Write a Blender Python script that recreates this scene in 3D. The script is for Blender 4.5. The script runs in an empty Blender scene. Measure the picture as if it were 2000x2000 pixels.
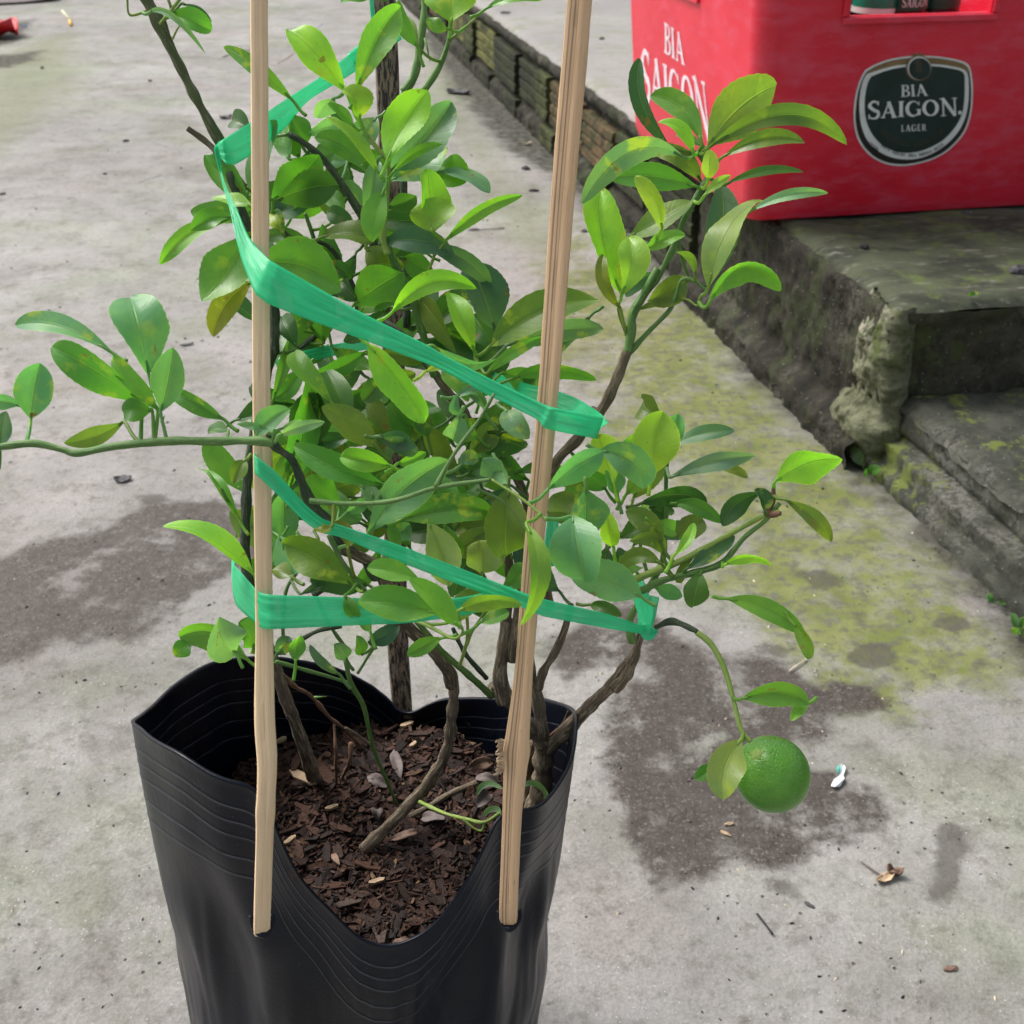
import bpy, bmesh, math, random
import numpy as np
from mathutils import Vector, Matrix, noise as mn

rng = random.Random(7)
R = math.radians

# ---------------------------------------------------------------- camera, light, exposure
scene = bpy.context.scene
COL = scene.collection
CAMZ = 0.52
PITCH = R(30)
FPX = 2333.0                       # focal length in pixels of the 2000 px photograph
cam_d = bpy.data.cameras.new('camera')
cam_d.sensor_width = 36
cam_d.lens = 36 * FPX / 2000
cam_d.clip_start = 0.01
cam_d.clip_end = 200
cam_d.dof.use_dof = True
cam_d.dof.focus_distance = 0.42
cam_d.dof.aperture_fstop = 34
cam = bpy.data.objects.new('camera', cam_d)
COL.objects.link(cam)
cam.location = (0, 0, CAMZ)
cam.rotation_euler = (R(90) - PITCH, 0, 0)
scene.camera = cam

SUN_EL, SUN_AZ = R(52), R(-58)      # soft sun, high, from the upper left behind the plant
world = bpy.data.worlds.new('World')
scene.world = world
world.use_nodes = True
wn = world.node_tree
wn.nodes.clear()
sky = wn.nodes.new('ShaderNodeTexSky')
sky.sky_type = 'NISHITA'
sky.sun_disc = False
sky.sun_elevation = SUN_EL
sky.sun_rotation = SUN_AZ
sky.air_density = 1.0
sky.dust_density = 6.0
sky.ozone_density = 0.6
hs = wn.nodes.new('ShaderNodeHueSaturation')
hs.inputs['Saturation'].default_value = 0.42      # overcast: nearly colourless sky
bg = wn.nodes.new('ShaderNodeBackground')
bg.inputs['Strength'].default_value = 0.100
wo = wn.nodes.new('ShaderNodeOutputWorld')
wn.links.new(sky.outputs[0], hs.inputs['Color'])
wn.links.new(hs.outputs[0], bg.inputs['Color'])
wn.links.new(bg.outputs[0], wo.inputs['Surface'])

sun_d = bpy.data.lights.new('sun', 'SUN')
sun_d.energy = 1.35
sun_d.angle = R(22)
sun_d.color = (1.0, 0.965, 0.92)
sun = bpy.data.objects.new('sun', sun_d)
COL.objects.link(sun)
sdir = Vector((math.sin(SUN_AZ) * math.cos(SUN_EL), math.cos(SUN_AZ) * math.cos(SUN_EL), math.sin(SUN_EL)))
sun.rotation_euler = (-sdir).to_track_quat('-Z', 'Y').to_euler()
sun.location = (0, 0, 3)

scene.view_settings.view_transform = 'Standard'
scene.view_settings.look = 'None'
scene.view_settings.gamma = 1
scene.view_settings.use_curve_mapping = False
scene.view_settings.exposure = 1.08

# ---------------------------------------------------------------- measuring helpers (a point of the photo + a distance = a place)
CP, SP = math.cos(PITCH), math.sin(PITCH)
def ray(x, y):
    u = (x - 1000) / FPX; v = (1000 - y) / FPX
    return Vector((u, CP + v * SP, v * CP - SP))
def W(x, y, d):
    return Vector((0, 0, CAMZ)) + ray(x, y) * d
def G(x, y, z=0.0):
    r = ray(x, y)
    return Vector((0, 0, CAMZ)) + r * ((z - CAMZ) / r.z)
def depth_on(x, y, z):
    return (z - CAMZ) / ray(x, y).z
def PL(x, y, p0, n):
    r = ray(x, y); c = Vector((0, 0, CAMZ))
    return c + r * ((p0 - c).dot(n) / r.dot(n))

# ---------------------------------------------------------------- object helpers
def tag(o, label=None, cat=None, group=None, kind=None):
    if label: o['label'] = label
    if cat: o['category'] = cat
    if group: o['group'] = group
    if kind: o['kind'] = kind
    return o
def empty(name, loc, label, cat, group=None):
    o = bpy.data.objects.new(name, None)
    o.empty_display_size = 0.02
    o.location = loc
    COL.objects.link(o)
    tag(o, label, cat, group)
    o['_'] = 0; del o['_']
    return o
def mesh_obj(name, verts, faces, mat, parent=None, smooth=True, uv=None, mats=None, fmat=None):
    me = bpy.data.meshes.new(name)
    me.from_pydata([tuple(v) for v in verts], [], faces)
    me.update()
    if mats:
        for m_ in mats: me.materials.append(m_)
        if fmat is not None: me.polygons.foreach_set('material_index', fmat)
    elif mat: me.materials.append(mat)
    if smooth: me.polygons.foreach_set('use_smooth', [True] * len(me.polygons))
    if uv is not None:
        l = me.uv_layers.new(name='UVMap')
        idx = np.empty(len(me.loops), dtype=np.int32); me.loops.foreach_get('vertex_index', idx)
        l.data.foreach_set('uv', np.asarray(uv, dtype=np.float32)[idx].ravel())
    o = bpy.data.objects.new(name, me)
    COL.objects.link(o)
    if parent is not None:
        o.parent = parent
        if parent.type == 'EMPTY' or parent.parent is not None or True:
            loc = Vector(parent.location); pp = parent.parent
            while pp is not None: loc += Vector(pp.location); pp = pp.parent
            me.transform(Matrix.Translation(-loc))
    return o
class MB:
    def __init__(s): s.v = []; s.f = []; s.m = []; s.c = []
    def add(s, vs, fs, mi=0, col=None):
        b = len(s.v); s.v += [tuple(v) for v in vs]
        s.f += [tuple(i + b for i in f) for f in fs]; s.m += [mi] * len(fs)
        if col is not None: s.c += [col] * len(vs)
    def box(s, o, ax, ay, az, mi=0, col=None):
        o = Vector(o); ax = Vector(ax); ay = Vector(ay); az = Vector(az)
        vs = [o + ax * i + ay * j + az * k for k in (0, 1) for j in (0, 1) for i in (0, 1)]
        s.add(vs, [(0, 2, 3, 1), (4, 5, 7, 6), (0, 1, 5, 4), (2, 6, 7, 3), (0, 4, 6, 2), (1, 3, 7, 5)], mi, col)
    def build(s, name, mats, parent=None, smooth=False):
        o = mesh_obj(name, s.v, s.f, None, parent, smooth, mats=mats if isinstance(mats, list) else [mats], fmat=s.m)
        if s.c:
            a = o.data.color_attributes.new('tint', 'FLOAT_COLOR', 'POINT')
            a.data.foreach_set('color', np.array([(c[0], c[1], c[2], 1) for c in s.c], dtype=np.float32).ravel())
        return o
def bevel(o, w, seg=2):
    m = o.modifiers.new('bevel', 'BEVEL'); m.width = w; m.segments = seg; m.limit_method = 'ANGLE'; m.angle_limit = R(35)
    return o
def catmull(pts, n=6):
    pts = [tuple(p) for p in pts]
    if len(pts) < 3: 
        a = np.array(pts, float); return [tuple(a[0] + (a[1] - a[0]) * i / n) for i in range(n + 1)]
    P = [np.array(p, float) for p in pts]
    P = [2 * P[0] - P[1]] + P + [2 * P[-1] - P[-2]]
    out = []
    for i in range(1, len(P) - 2):
        for k in range(n):
            t = k / n
            out.append(tuple(0.5 * ((2 * P[i]) + (-P[i - 1] + P[i + 1]) * t + (2 * P[i - 1] - 5 * P[i] + 4 * P[i + 1] - P[i + 2]) * t * t + (-P[i - 1] + 3 * P[i] - 3 * P[i + 1] + P[i + 2]) * t ** 3)))
    out.append(tuple(P[-2]))
    return out
def tube(pts4, sides=10, knob=0.0, seed=0, cap=True):
    """pts4: (x, y, z, radius); returns verts, faces, uv"""
    rr = random.Random(seed)
    P = [Vector(p[:3]) for p in pts4]; n = len(P)
    vs, fs, uv = [], [], []
    t0 = (P[1] - P[0]).normalized()
    nrm = t0.orthogonal().normalized(); L = 0
    for i in range(n):
        t = (P[min(i + 1, n - 1)] - P[max(i - 1, 0)]).normalized()
        nrm = (nrm - t * nrm.dot(t)).normalized(); b = t.cross(nrm)
        if i: L += (P[i] - P[i - 1]).length
        rad = pts4[i][3] * (1 + knob * (mn.noise(Vector((L * 180 + seed, seed * .37, 0))) ))
        for k in range(sides):
            a = 2 * math.pi * k / sides
            q = rad * (1 + knob * 0.55 * mn.noise(Vector((L * 90, k * 1.7, seed))))
            vs.append(P[i] + (nrm * math.cos(a) + b * math.sin(a)) * q); uv.append((k / sides, L))
    for i in range(n - 1):
        for k in range(sides):
            k2 = (k + 1) % sides
            fs.append((i * sides + k, i * sides + k2, (i + 1) * sides + k2, (i + 1) * sides + k))
    if cap:
        fs.append(tuple(range(sides - 1, -1, -1))); fs.append(tuple((n - 1) * sides + k for k in range(sides)))
    return vs, fs, uv

# ---------------------------------------------------------------- material helpers
class NT:
    def __init__(s, name):
        s.m = bpy.data.materials.new(name); s.m.use_nodes = True
        s.t = s.m.node_tree; s.t.nodes.clear()
        s.out = s.t.nodes.new('ShaderNodeOutputMaterial')
    def n(s, typ, **kw):
        nd = s.t.nodes.new(typ)
        for k, v in kw.items():
            if k.startswith('_'): setattr(nd, k[1:], v)
            else:
                key = k.replace('__', ' ')
                if key.isdigit(): key = int(key)
                s.set(nd.inputs[key], v)
        return nd
    def set(s, inp, v):
        if isinstance(v, bpy.types.NodeSocket): s.t.links.new(v, inp)
        elif isinstance(v, bpy.types.Node): s.t.links.new(v.outputs[0], inp)
        else:
            if isinstance(v, tuple) and len(v) == 3 and inp.type == 'RGBA': v = v + (1,)
            inp.default_value = v
    def noise(s, vec, scale, detail=4, rough=0.55, dist=0.0):
        nd = s.n('ShaderNodeTexNoise', Scale=scale, Detail=detail, Roughness=rough, Distortion=dist)
        if vec is not None: s.set(nd.inputs['Vector'], vec)
        return nd.outputs['Fac']
    def vor(s, vec, scale, feature='F1'):
        nd = s.n('ShaderNodeTexVoronoi', Scale=scale, _feature=feature)
        s.set(nd.inputs['Vector'], vec)
        return nd
    def math(s, op, a, b=0.0, clamp=False):
        nd = s.n('ShaderNodeMath', _operation=op, _use_clamp=clamp)
        s.set(nd.inputs[0], a); s.set(nd.inputs[1], b)
        return nd.outputs[0]
    def rng(s, v, a, b, c=0.0, d=1.0, smooth=True):
        nd = s.n('ShaderNodeMapRange', _interpolation_type='SMOOTHSTEP' if smooth else 'LINEAR')
        s.set(nd.inputs[0], v)
        for i, q in enumerate((a, b, c, d)): nd.inputs[i + 1].default_value = q
        return nd.outputs[0]
    def mix(s, f, a, b, mode='MIX'):
        nd = s.n('ShaderNodeMix', _data_type='RGBA', _blend_type=mode)
        s.set(nd.inputs[0], f); s.set(nd.inputs[6], a); s.set(nd.inputs[7], b)
        return nd.outputs[2]
    def attr(s, name): return s.n('ShaderNodeAttribute', _attribute_name=name)
    def pos(s): return s.n('ShaderNodeNewGeometry').outputs['Position']
    def obj(s): return s.n('ShaderNodeTexCoord').outputs['Object']
    def scalev(s, vec, sc):
        nd = s.n('ShaderNodeMapping'); s.set(nd.inputs['Vector'], vec); nd.inputs['Scale'].default_value = sc
        return nd.outputs[0]
    def bump(s, h, strength=0.5, dist=0.001, normal=None):
        nd = s.n('ShaderNodeBump', Strength=strength, Distance=dist, Height=h)
        if normal is not None: s.set(nd.inputs['Normal'], normal)
        return nd.outputs[0]
    def bsdf(s, col, rough=0.6, normal=None, spec=0.5, **kw):
        nd = s.n('ShaderNodeBsdfPrincipled')
        s.set(nd.inputs['Base Color'], col); s.set(nd.inputs['Roughness'], rough)
        s.set(nd.inputs['Specular IOR Level'], spec)
        if normal is not None: s.set(nd.inputs['Normal'], normal)
        for k, v in kw.items(): s.set(nd.inputs[k.replace('_', ' ')], v)
        return nd
    def done(s, sh):
        s.t.links.new(sh.outputs[0] if isinstance(sh, bpy.types.Node) else sh, s.out.inputs['Surface'])
        return s.m

def simple_mat(name, col, rough=0.6, var=0.15, scale=40, bump=0.0, bscale=300, bdist=0.0005, spec=0.5, **kw):
    t = NT(name); p = t.obj()
    c2 = tuple(c * (1 - var) for c in col); c3 = tuple(min(1, c * (1 + var)) for c in col)
    c = t.mix(t.rng(t.noise(p, scale, 5), .3, .7), c2, c3)
    nm = t.bump(t.noise(p, bscale, 4), bump, bdist) if bump else None
    return t.done(t.bsdf(c, rough, nm, spec, **kw))

# ---- concrete of the yard; masks come as point attributes holding signed distance to the stain outlines (m)
def concrete(name, base_a, base_b, yard=True):
    t = NT(name); p = t.pos()
    big = t.noise(p, 2.2, 5, .6); mid = t.noise(p, 14, 6, .65); fine = t.noise(p, 90, 8, .7); tiny = t.noise(p, 500, 4, .7)
    c = t.mix(t.rng(big, .35, .65), base_a, base_b)
    hue = t.noise(p, 3.1, 4, .6)
    c = t.mix(t.rng(hue, .35, .5), t.mix(1.0, c, (.93, 1.0, .88), 'MULTIPLY'), c)
    c = t.mix(t.rng(hue, .5, .66), c, t.mix(1.0, c, (1.02, .985, .985), 'MULTIPLY'))
    c = t.mix(t.rng(mid, .35, .68), c, t.mix(1.0, c, (1.22, 1.22, 1.24), 'MULTIPLY'))
    c = t.mix(t.rng(t.noise(p, 5.5, 6, .7), .48, .66), c, t.mix(1.0, c, (.78, .80, .72), 'MULTIPLY'))
    c = t.mix(t.rng(t.noise(p, 24, 7, .75), .5, .66), c, t.mix(1.0, c, (.74, .72, .70), 'MULTIPLY'))
    c = t.mix(t.rng(fine, .50, .66), c, t.mix(1.0, c, (.74, .74, .71), 'MULTIPLY'))
    c = t.mix(t.rng(tiny, .4, .62), c, t.mix(1.0, c, (1.22, 1.21, 1.20), 'MULTIPLY'))
    # pale worn aggregate and dark pits
    v = t.vor(p, 260); c = t.mix(t.math('MULTIPLY', t.rng(v.outputs['Distance'], .16, .05), t.rng(mid, .42, .56)), c, (.47, .46, .45))
    v2 = t.vor(t.scalev(p, (1, 1, 1)), 95); pit = t.math('MULTIPLY', t.rng(v2.outputs['Distance'], .12, .04), t.rng(t.noise(p, 9, 3), .46, .6))
    c = t.mix(pit, c, (.05, .047, .043))
    h = t.math('ADD', t.math('MULTIPLY', fine, 1.0), t.math('MULTIPLY', tiny, .35))
    h = t.math('SUBTRACT', h, pit)
    rough = .85
    if yard:
        nz = t.math('ADD', t.math('MULTIPLY', t.math('SUBTRACT', mid, .5), .05), t.math('MULTIPLY', t.math('SUBTRACT', fine, .5), .018))
        # moss and algae
        ms = t.math('ADD', t.attr('moss').outputs['Fac'], t.math('MULTIPLY', t.math('SUBTRACT', t.noise(p, 11, 6, .65), .5), .30))
        msf = t.rng(ms, -.05, .03)
        mc = t.mix(t.rng(t.noise(p, 26, 5), .35, .65), (.118, .145, .028), (.175, .192, .062))
        mc = t.mix(t.rng(fine, .45, .62), mc, (.10, .105, .065))
        c = t.mix(t.math('MULTIPLY', msf, t.rng(t.noise(p, 20, 6, .7), .34, .54, .35, .95)), c, mc)
        gs = t.attr('green').outputs['Fac']
        c = t.mix(t.math('MULTIPLY', t.rng(t.math('ADD', gs, nz), -.05, .09), .6), c, (.15, .17, .085))
        # dirt collecting along the kerb foot
        ds = t.math('ADD', t.attr('dirt').outputs['Fac'], t.math('MULTIPLY', t.math('SUBTRACT', t.noise(p, 30, 7, .7), .5), .09))
        c = t.mix(t.math('MULTIPLY', t.rng(ds, -.03, .02), t.rng(t.noise(p, 55, 6, .7), .3, .55, .6, 1.0)), c, t.mix(t.rng(fine, .4, .62), (.018, .018, .013), (.075, .075, .055)))
        # wet stains
        ws = t.math('ADD', t.attr('wet').outputs['Fac'], nz)
        wf = t.math('MULTIPLY', t.rng(ws, -.008, .007), t.rng(t.noise(p, 22, 7, .72), .34, .50, .30, 1.0))
        wc = t.mix(t.rng(t.noise(p, 150, 6, .7), .35, .7), (.036, .029, .024), (.070, .059, .050))
        wc = t.mix(t.rng(t.noise(p, 420, 4, .7), .56, .68), wc, (.18, .165, .15))
        c = t.mix(t.math('MULTIPLY', wf, .97), c, wc)
        rough = t.rng(wf, 0, 1, .85, .6)
        s2 = t.math('ADD', t.attr('spot').outputs['Fac'], t.math('MULTIPLY', nz, .5))
        c = t.mix(t.math('MULTIPLY', t.rng(s2, -.003, .004), .7), c, (.065, .058, .05))
    nm = t.bump(h, 1.0, .0016)
    nm = t.bump(mid, .5, .004, nm)
    return t.done(t.bsdf(c, rough, nm, .3))

M = {}
M['yard'] = concrete('yard_concrete', (.184, .179, .170), (.236, .230, .220))
def mossy(name, dark, mid_, mossc, pale, mossy_lo=.45, mossy_hi=.6, bdist=.004):
    t = NT(name); p = t.pos()
    n1 = t.noise(p, 9, 6, .65); n2 = t.noise(p, 40, 7, .7); n3 = t.noise(p, 170, 6, .7); n4 = t.noise(t.scalev(p, (1.3, 1.3, .8)), 17, 6, .7)
    c = t.mix(t.rng(n2, .35, .65), dark, mid_)
    c = t.mix(t.rng(n4, mossy_lo, mossy_hi), c, mossc)
    c = t.mix(t.math('MULTIPLY', t.rng(n1, .5, .62), t.rng(n3, .42, .58)), c, pale)
    c = t.mix(t.rng(n3, .56, .70), c, t.mix(1.0, c, (.4, .4, .4), 'MULTIPLY'))
    v = t.vor(p, 150); c = t.mix(t.rng(v.outputs['Distance'], .14, .05, 0, .8), c, (.24, .24, .2))
    h = t.math('ADD', n2, t.math('MULTIPLY', n3, .5))
    return t.done(t.bsdf(c, .88, t.bump(h, .9, bdist), .25))
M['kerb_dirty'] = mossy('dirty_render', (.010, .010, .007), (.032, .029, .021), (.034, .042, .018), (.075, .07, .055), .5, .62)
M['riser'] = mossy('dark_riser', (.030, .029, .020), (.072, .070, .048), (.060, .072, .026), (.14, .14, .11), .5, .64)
M['step_top'] = mossy('mossy_step_top', (.045, .05, .034), (.105, .115, .075), (.10, .13, .045), (.20, .21, .17), .5, .62, .0015)
M['low_step'] = mossy('lower_step_moss', (.026, .029, .022), (.062, .064, .050), (.105, .130, .030), (.12, .12, .105), .53, .60, .003)
M['corner'] = mossy('pale_plaster_lump', (.075, .085, .045), (.19, .195, .125), (.085, .11, .035), (.36, .35, .27), .54, .66, .006)
M['mortar'] = mossy('kerb_mortar', (.02, .02, .015), (.06, .06, .045), (.06, .075, .03), (.11, .115, .09), .48, .6)

def brick_mat():
    t = NT('mossy_brick'); p = t.pos(); ob = t.n('ShaderNodeObjectInfo')
    col = ob.outputs['Color']
    n2 = t.noise(p, 45, 6, .7); n3 = t.noise(p, 180, 5, .7)
    c = t.mix(t.rng(t.noise(p, 18, 6, .7), .40, .62), col, (.040, .050, .020))
    c = t.mix(t.rng(n2, .46, .68), c, (.020, .022, .014))
    c = t.mix(t.rng(n3, .35, .65), c, t.mix(1.0, c, (.7, .7, .65), 'MULTIPLY'))
    return t.done(t.bsdf(c, .9, t.bump(t.math('ADD', n2, n3), .8, .0015), .2))
M['brick'] = brick_mat()

# ---- platform top in front of and beside the crate: pale grey far away, mossy near the open edge
def platform_mat():
    t = NT('platform_top_concrete'); p = t.pos()
    sep = t.n('ShaderNodeSeparateXYZ'); t.set(sep.inputs[0], p)
    near = t.rng(t.math('ADD', sep.outputs['Y'], t.math('MULTIPLY', t.math('SUBTRACT', t.noise(p, 6, 4), .5), .3)), 1.55, 1.20)
    fine = t.noise(p, 80, 7, .7); mid = t.noise(t.scalev(p, (1, 1.8, 1)), 16, 6, .65)
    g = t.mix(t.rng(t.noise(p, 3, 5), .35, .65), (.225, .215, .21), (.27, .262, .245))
    g = t.mix(t.rng(mid, .5, .68), g, (.20, .21, .155))
    g = t.mix(t.rng(fine, .55, .7), g, (.14, .135, .12))
    d = t.mix(t.rng(mid, .38, .6), (.026, .030, .020), (.062, .072, .042))
    d = t.mix(t.rng(t.noise(p, 30, 6, .65), .52, .64), d, (.075, .10, .030))
    d = t.mix(t.rng(t.noise(t.scalev(p, (.7, 2, 1)), 60, 6, .7), .55, .68), d, (.14, .145, .115))
    c = t.mix(near, g, d)
    return t.done(t.bsdf(c, .85, t.bump(t.math('ADD', fine, mid), .7, .0015), .3))
M['platform'] = platform_mat()

# ---- leaves
def leaf_mat():
    t = NT('lime_leaf'); uv = t.n('ShaderNodeTexCoord').outputs['UV']; ob = t.n('ShaderNodeObjectInfo')
    sep = t.n('ShaderNodeSeparateXYZ'); t.set(sep.inputs[0], uv)
    u, v = sep.outputs['X'], sep.outputs['Y']
    au = t.math('ABSOLUTE', u)
    col = ob.outputs['Color']
    p = t.obj(); rnd = ob.outputs['Random']
    off = t.n('ShaderNodeVectorMath', _operation='ADD'); t.set(off.inputs[0], p)
    cmb = t.n('ShaderNodeCombineXYZ'); t.set(cmb.inputs[0], t.math('MULTIPLY', rnd, 7.0)); t.set(cmb.inputs[1], t.math('MULTIPLY', rnd, 3.1)); t.set(off.inputs[1], cmb.outputs[0])
    q = off.outputs[0]
    c = t.mix(t.rng(t.noise(q, 60, 4, .6), .35, .68), col, t.mix(1.0, col, (1.5, 1.28, .9), 'MULTIPLY'))
    # chlorotic yellow patches
    yel = t.math('MULTIPLY', t.rng(t.noise(q, 130, 4, .55), .56, .68), t.rng(t.math('FRACT', t.math('MULTIPLY', rnd, 17.3)), .35, .75))
    c = t.mix(t.math('MULTIPLY', yel, .7), c, (.40, .50, .05))
    # veins: midrib and slanting side veins
    wv = t.n('ShaderNodeTexWave', _wave_type='BANDS', _bands_direction='Y', Scale=3.6, Distortion=.7, Detail=1.0)
    cc = t.n('ShaderNodeCombineXYZ'); t.set(cc.inputs[0], u); t.set(cc.inputs[1], t.math('SUBTRACT', v, t.math('MULTIPLY', au, .22))); t.set(wv.inputs['Vector'], cc.outputs[0])
    side = t.rng(wv.outputs['Fac'], .80, .99)
    mid = t.rng(au, .055, .015)
    c = t.mix(t.math('MULTIPLY', side, .04), c, t.mix(1.0, c, (1.7, 1.5, 1.3), 'MULTIPLY'))
    c = t.mix(t.math('MULTIPLY', mid, .6), c, t.mix(1.0, t.mix(.5, c, (.22, .34, .10)), (1.25, 1.2, 1.1), 'MULTIPLY'))
    c = t.mix(t.rng(au, .93, 1.0, 0, .45), c, t.mix(1.0, c, (1.9, 1.6, .9), 'MULTIPLY'))
    spots = t.rng(t.vor(q, 330).outputs['Distance'], .10, .04)
    c = t.mix(t.math('MULTIPLY', spots, .35), c, (.03, .05, .015))
    scab = t.math('MULTIPLY', t.rng(t.noise(q, 170, 4, .6), .66, .71), .7)
    c = t.mix(scab, c, (.22, .12, .03))
    back = t.n('ShaderNodeNewGeometry').outputs['Backfacing']
    c = t.mix(t.math('MULTIPLY', back, .5), c, t.mix(.5, c, (.22, .30, .13)))
    h = t.math('SUBTRACT', t.math('MULTIPLY', t.noise(q, 420, 3), .30), t.math('ADD', t.math('MULTIPLY', side, .05), t.math('MULTIPLY', mid, 1.4)))
    nm = t.bump(h, .55, .0006)
    rg = t.rng(t.noise(q, 120, 3), .3, .7, .30, .44)
    b = t.bsdf(c, rg, nm, .5)
    tr = t.n('ShaderNodeBsdfTranslucent'); t.set(tr.inputs['Color'], t.mix(1.0, c, (1.5, 1.75, .55), 'MULTIPLY')); t.set(tr.inputs['Normal'], nm)
    mx = t.n('ShaderNodeMixShader'); mx.inputs[0].default_value = .44
    t.t.links.new(b.outputs[0], mx.inputs[1]); t.t.links.new(tr.outputs[0], mx.inputs[2])
    return t.done(mx)
M['leaf'] = leaf_mat()

def stem_mat(name, a, b_, stripe, rough=.6, bd=.0005, us=2.5, vs=18):
    t = NT(name); uv = t.n('ShaderNodeTexCoord').outputs['UV']; p = t.obj()
    s1 = t.noise(t.scalev(uv, (us * 5, vs, 1)), 1.0, 5, .7)
    c = t.mix(t.rng(t.noise(p, 55, 4), .35, .65), a, b_)
    c = t.mix(t.rng(s1, .48, .64), c, stripe)
    sp = t.rng(t.vor(p, 420).outputs['Distance'], .15, .06)
    c = t.mix(t.math('MULTIPLY', sp, .5), c, (.30, .32, .2))
    return t.done(t.bsdf(c, rough, t.bump(t.math('ADD', s1, t.math('MULTIPLY', t.noise(p, 900, 3), .4)), 1.0, bd), .35))
M['bark'] = stem_mat('brown_bark', (.105, .080, .054), (.19, .150, .105), (.38, .31, .22), .85, .0014, 3.0, 11)
M['darkbark'] = stem_mat('dark_green_bark', (.028, .045, .028), (.05, .085, .045), (.12, .13, .09), .7, .0008)
M['olivebark'] = stem_mat('olive_brown_bark', (.050, .075, .026), (.085, .115, .042), (.16, .15, .09), .65, .0008)
M['green'] = stem_mat('green_stem', (.070, .165, .035), (.105, .215, .050), (.17, .27, .09), .45, .0003)
M['lime_stem'] = stem_mat('bright_green_stem', (.20, .32, .05), (.27, .38, .08), (.30, .40, .14), .5, .0004)
M['twig'] = stem_mat('reddish_twig', (.12, .06, .035), (.19, .10, .06), (.26, .17, .11), .8, .0006)

def bamboo(name, a, b_, dark, darkness, thr):
    t = NT(name); uv = t.n('ShaderNodeTexCoord').outputs['UV']; p = t.obj()
    fib = t.noise(t.scalev(uv, (60, 9, 1)), 1.0, 5, .65); fib2 = t.noise(t.scalev(uv, (14, 3, 1)), 1.0, 3, .6)
    c = t.mix(t.rng(fib2, .3, .7), a, b_)
    c = t.mix(t.rng(fib, .52, .70), c, t.mix(1.0, c, (.80, .73, .64), 'MULTIPLY'))
    st = t.rng(t.noise(t.scalev(uv, (20, 22, 1)), 1.0, 6, .72), thr, thr + .08)
    c = t.mix(t.math('MULTIPLY', st, darkness), c, dark)
    if name.startswith('tan'):
        su = t.n('ShaderNodeSeparateXYZ'); t.set(su.inputs[0], uv); ux = su.outputs['X']
        lft = t.rng(ux, .30, .27); ln_ = t.n('ShaderNodeMath', _operation='SINE'); t.set(ln_.inputs[0], t.math('MULTIPLY', t.math('ADD', ux, t.math('MULTIPLY', fib2, .03)), 95.0))
        c = t.mix(t.math('MULTIPLY', lft, t.rng(ln_.outputs[0], -.2, .9, .15, .8)), c, (.17, .115, .075))
    return t.done(t.bsdf(c, .55, t.bump(fib, .6, .0004), .35))
M['bamboo'] = bamboo('pale_split_bamboo', (.78, .60, .38), (.68, .50, .30), (.10, .07, .045), .75, .66)
M['bamboo2'] = bamboo('tan_split_bamboo', (.70, .48, .28), (.60, .40, .23), (.14, .09, .055), .75, .62)
M['oldstake'] = bamboo('old_dark_stake', (.16, .12, .085), (.26, .20, .14), (.016, .014, .012), .97, .46)

def ribbon_mat():
    t = NT('green_plastic_ribbon'); uv = t.n('ShaderNodeTexCoord').outputs['UV']
    s1 = t.noise(t.scalev(uv, (11, 7, 1)), 1.0, 5, .6); s2 = t.noise(t.scalev(uv, (9, 30, 1)), 1.0, 3)
    c = t.mix(t.rng(s1, .30, .72), (.035, .68, .30), (.085, .78, .42))
    c = t.mix(t.rng(s2, .60, .74, 0, .45), c, (.26, .66, .48))
    nm = t.bump(t.math('ADD', s1, t.math('MULTIPLY', s2, .6)), .5, .0006)
    b = t.bsdf(c, .26, nm, .6)
    tr = t.n('ShaderNodeBsdfTranslucent'); t.set(tr.inputs['Color'], (.05, .80, .42, 1))
    mx = t.n('ShaderNodeMixShader'); mx.inputs[0].default_value = .45
    t.t.links.new(b.outputs[0], mx.inputs[1]); t.t.links.new(tr.outputs[0], mx.inputs[2])
    ts = t.n('ShaderNodeBsdfTransparent')
    m2 = t.n('ShaderNodeMixShader'); m2.inputs[0].default_value = .20
    t.t.links.new(mx.outputs[0], m2.inputs[1]); t.t.links.new(ts.outputs[0], m2.inputs[2])
    return t.done(m2)
M['ribbon'] = ribbon_mat()

def bag_mat():
    t = NT('black_grow_bag_plastic'); p = t.obj()
    n1 = t.noise(p, 16, 4); n2 = t.noise(p, 600, 3); n3 = t.noise(t.scalev(p, (1, 1, .35)), 60, 5, .65)
    c = t.mix(t.rng(n1, .4, .65), (.0014, .0030, .0075), (.0026, .0050, .0120))
    dust = t.rng(n3, .58, .72)
    c = t.mix(t.math('MULTIPLY', dust, .6), c, (.016, .019, .025))
    c = t.mix(t.rng(t.vor(p, 320).outputs['Distance'], .07, .03, 0, .4), c, (.22, .22, .22))
    return t.done(t.bsdf(c, t.rng(n1, .3, .7, .27, .38), t.bump(t.math('ADD', t.math('MULTIPLY', n2, .5), t.math('MULTIPLY', n3, 2.0)), .25, .0006), .24))
M['bag'] = bag_mat()
M['bagline'] = simple_mat('pale_bag_ridge', (.034, .039, .052), .5, .6, 140)  # ridge lines coloured paler than the rest of the bag wall

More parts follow.
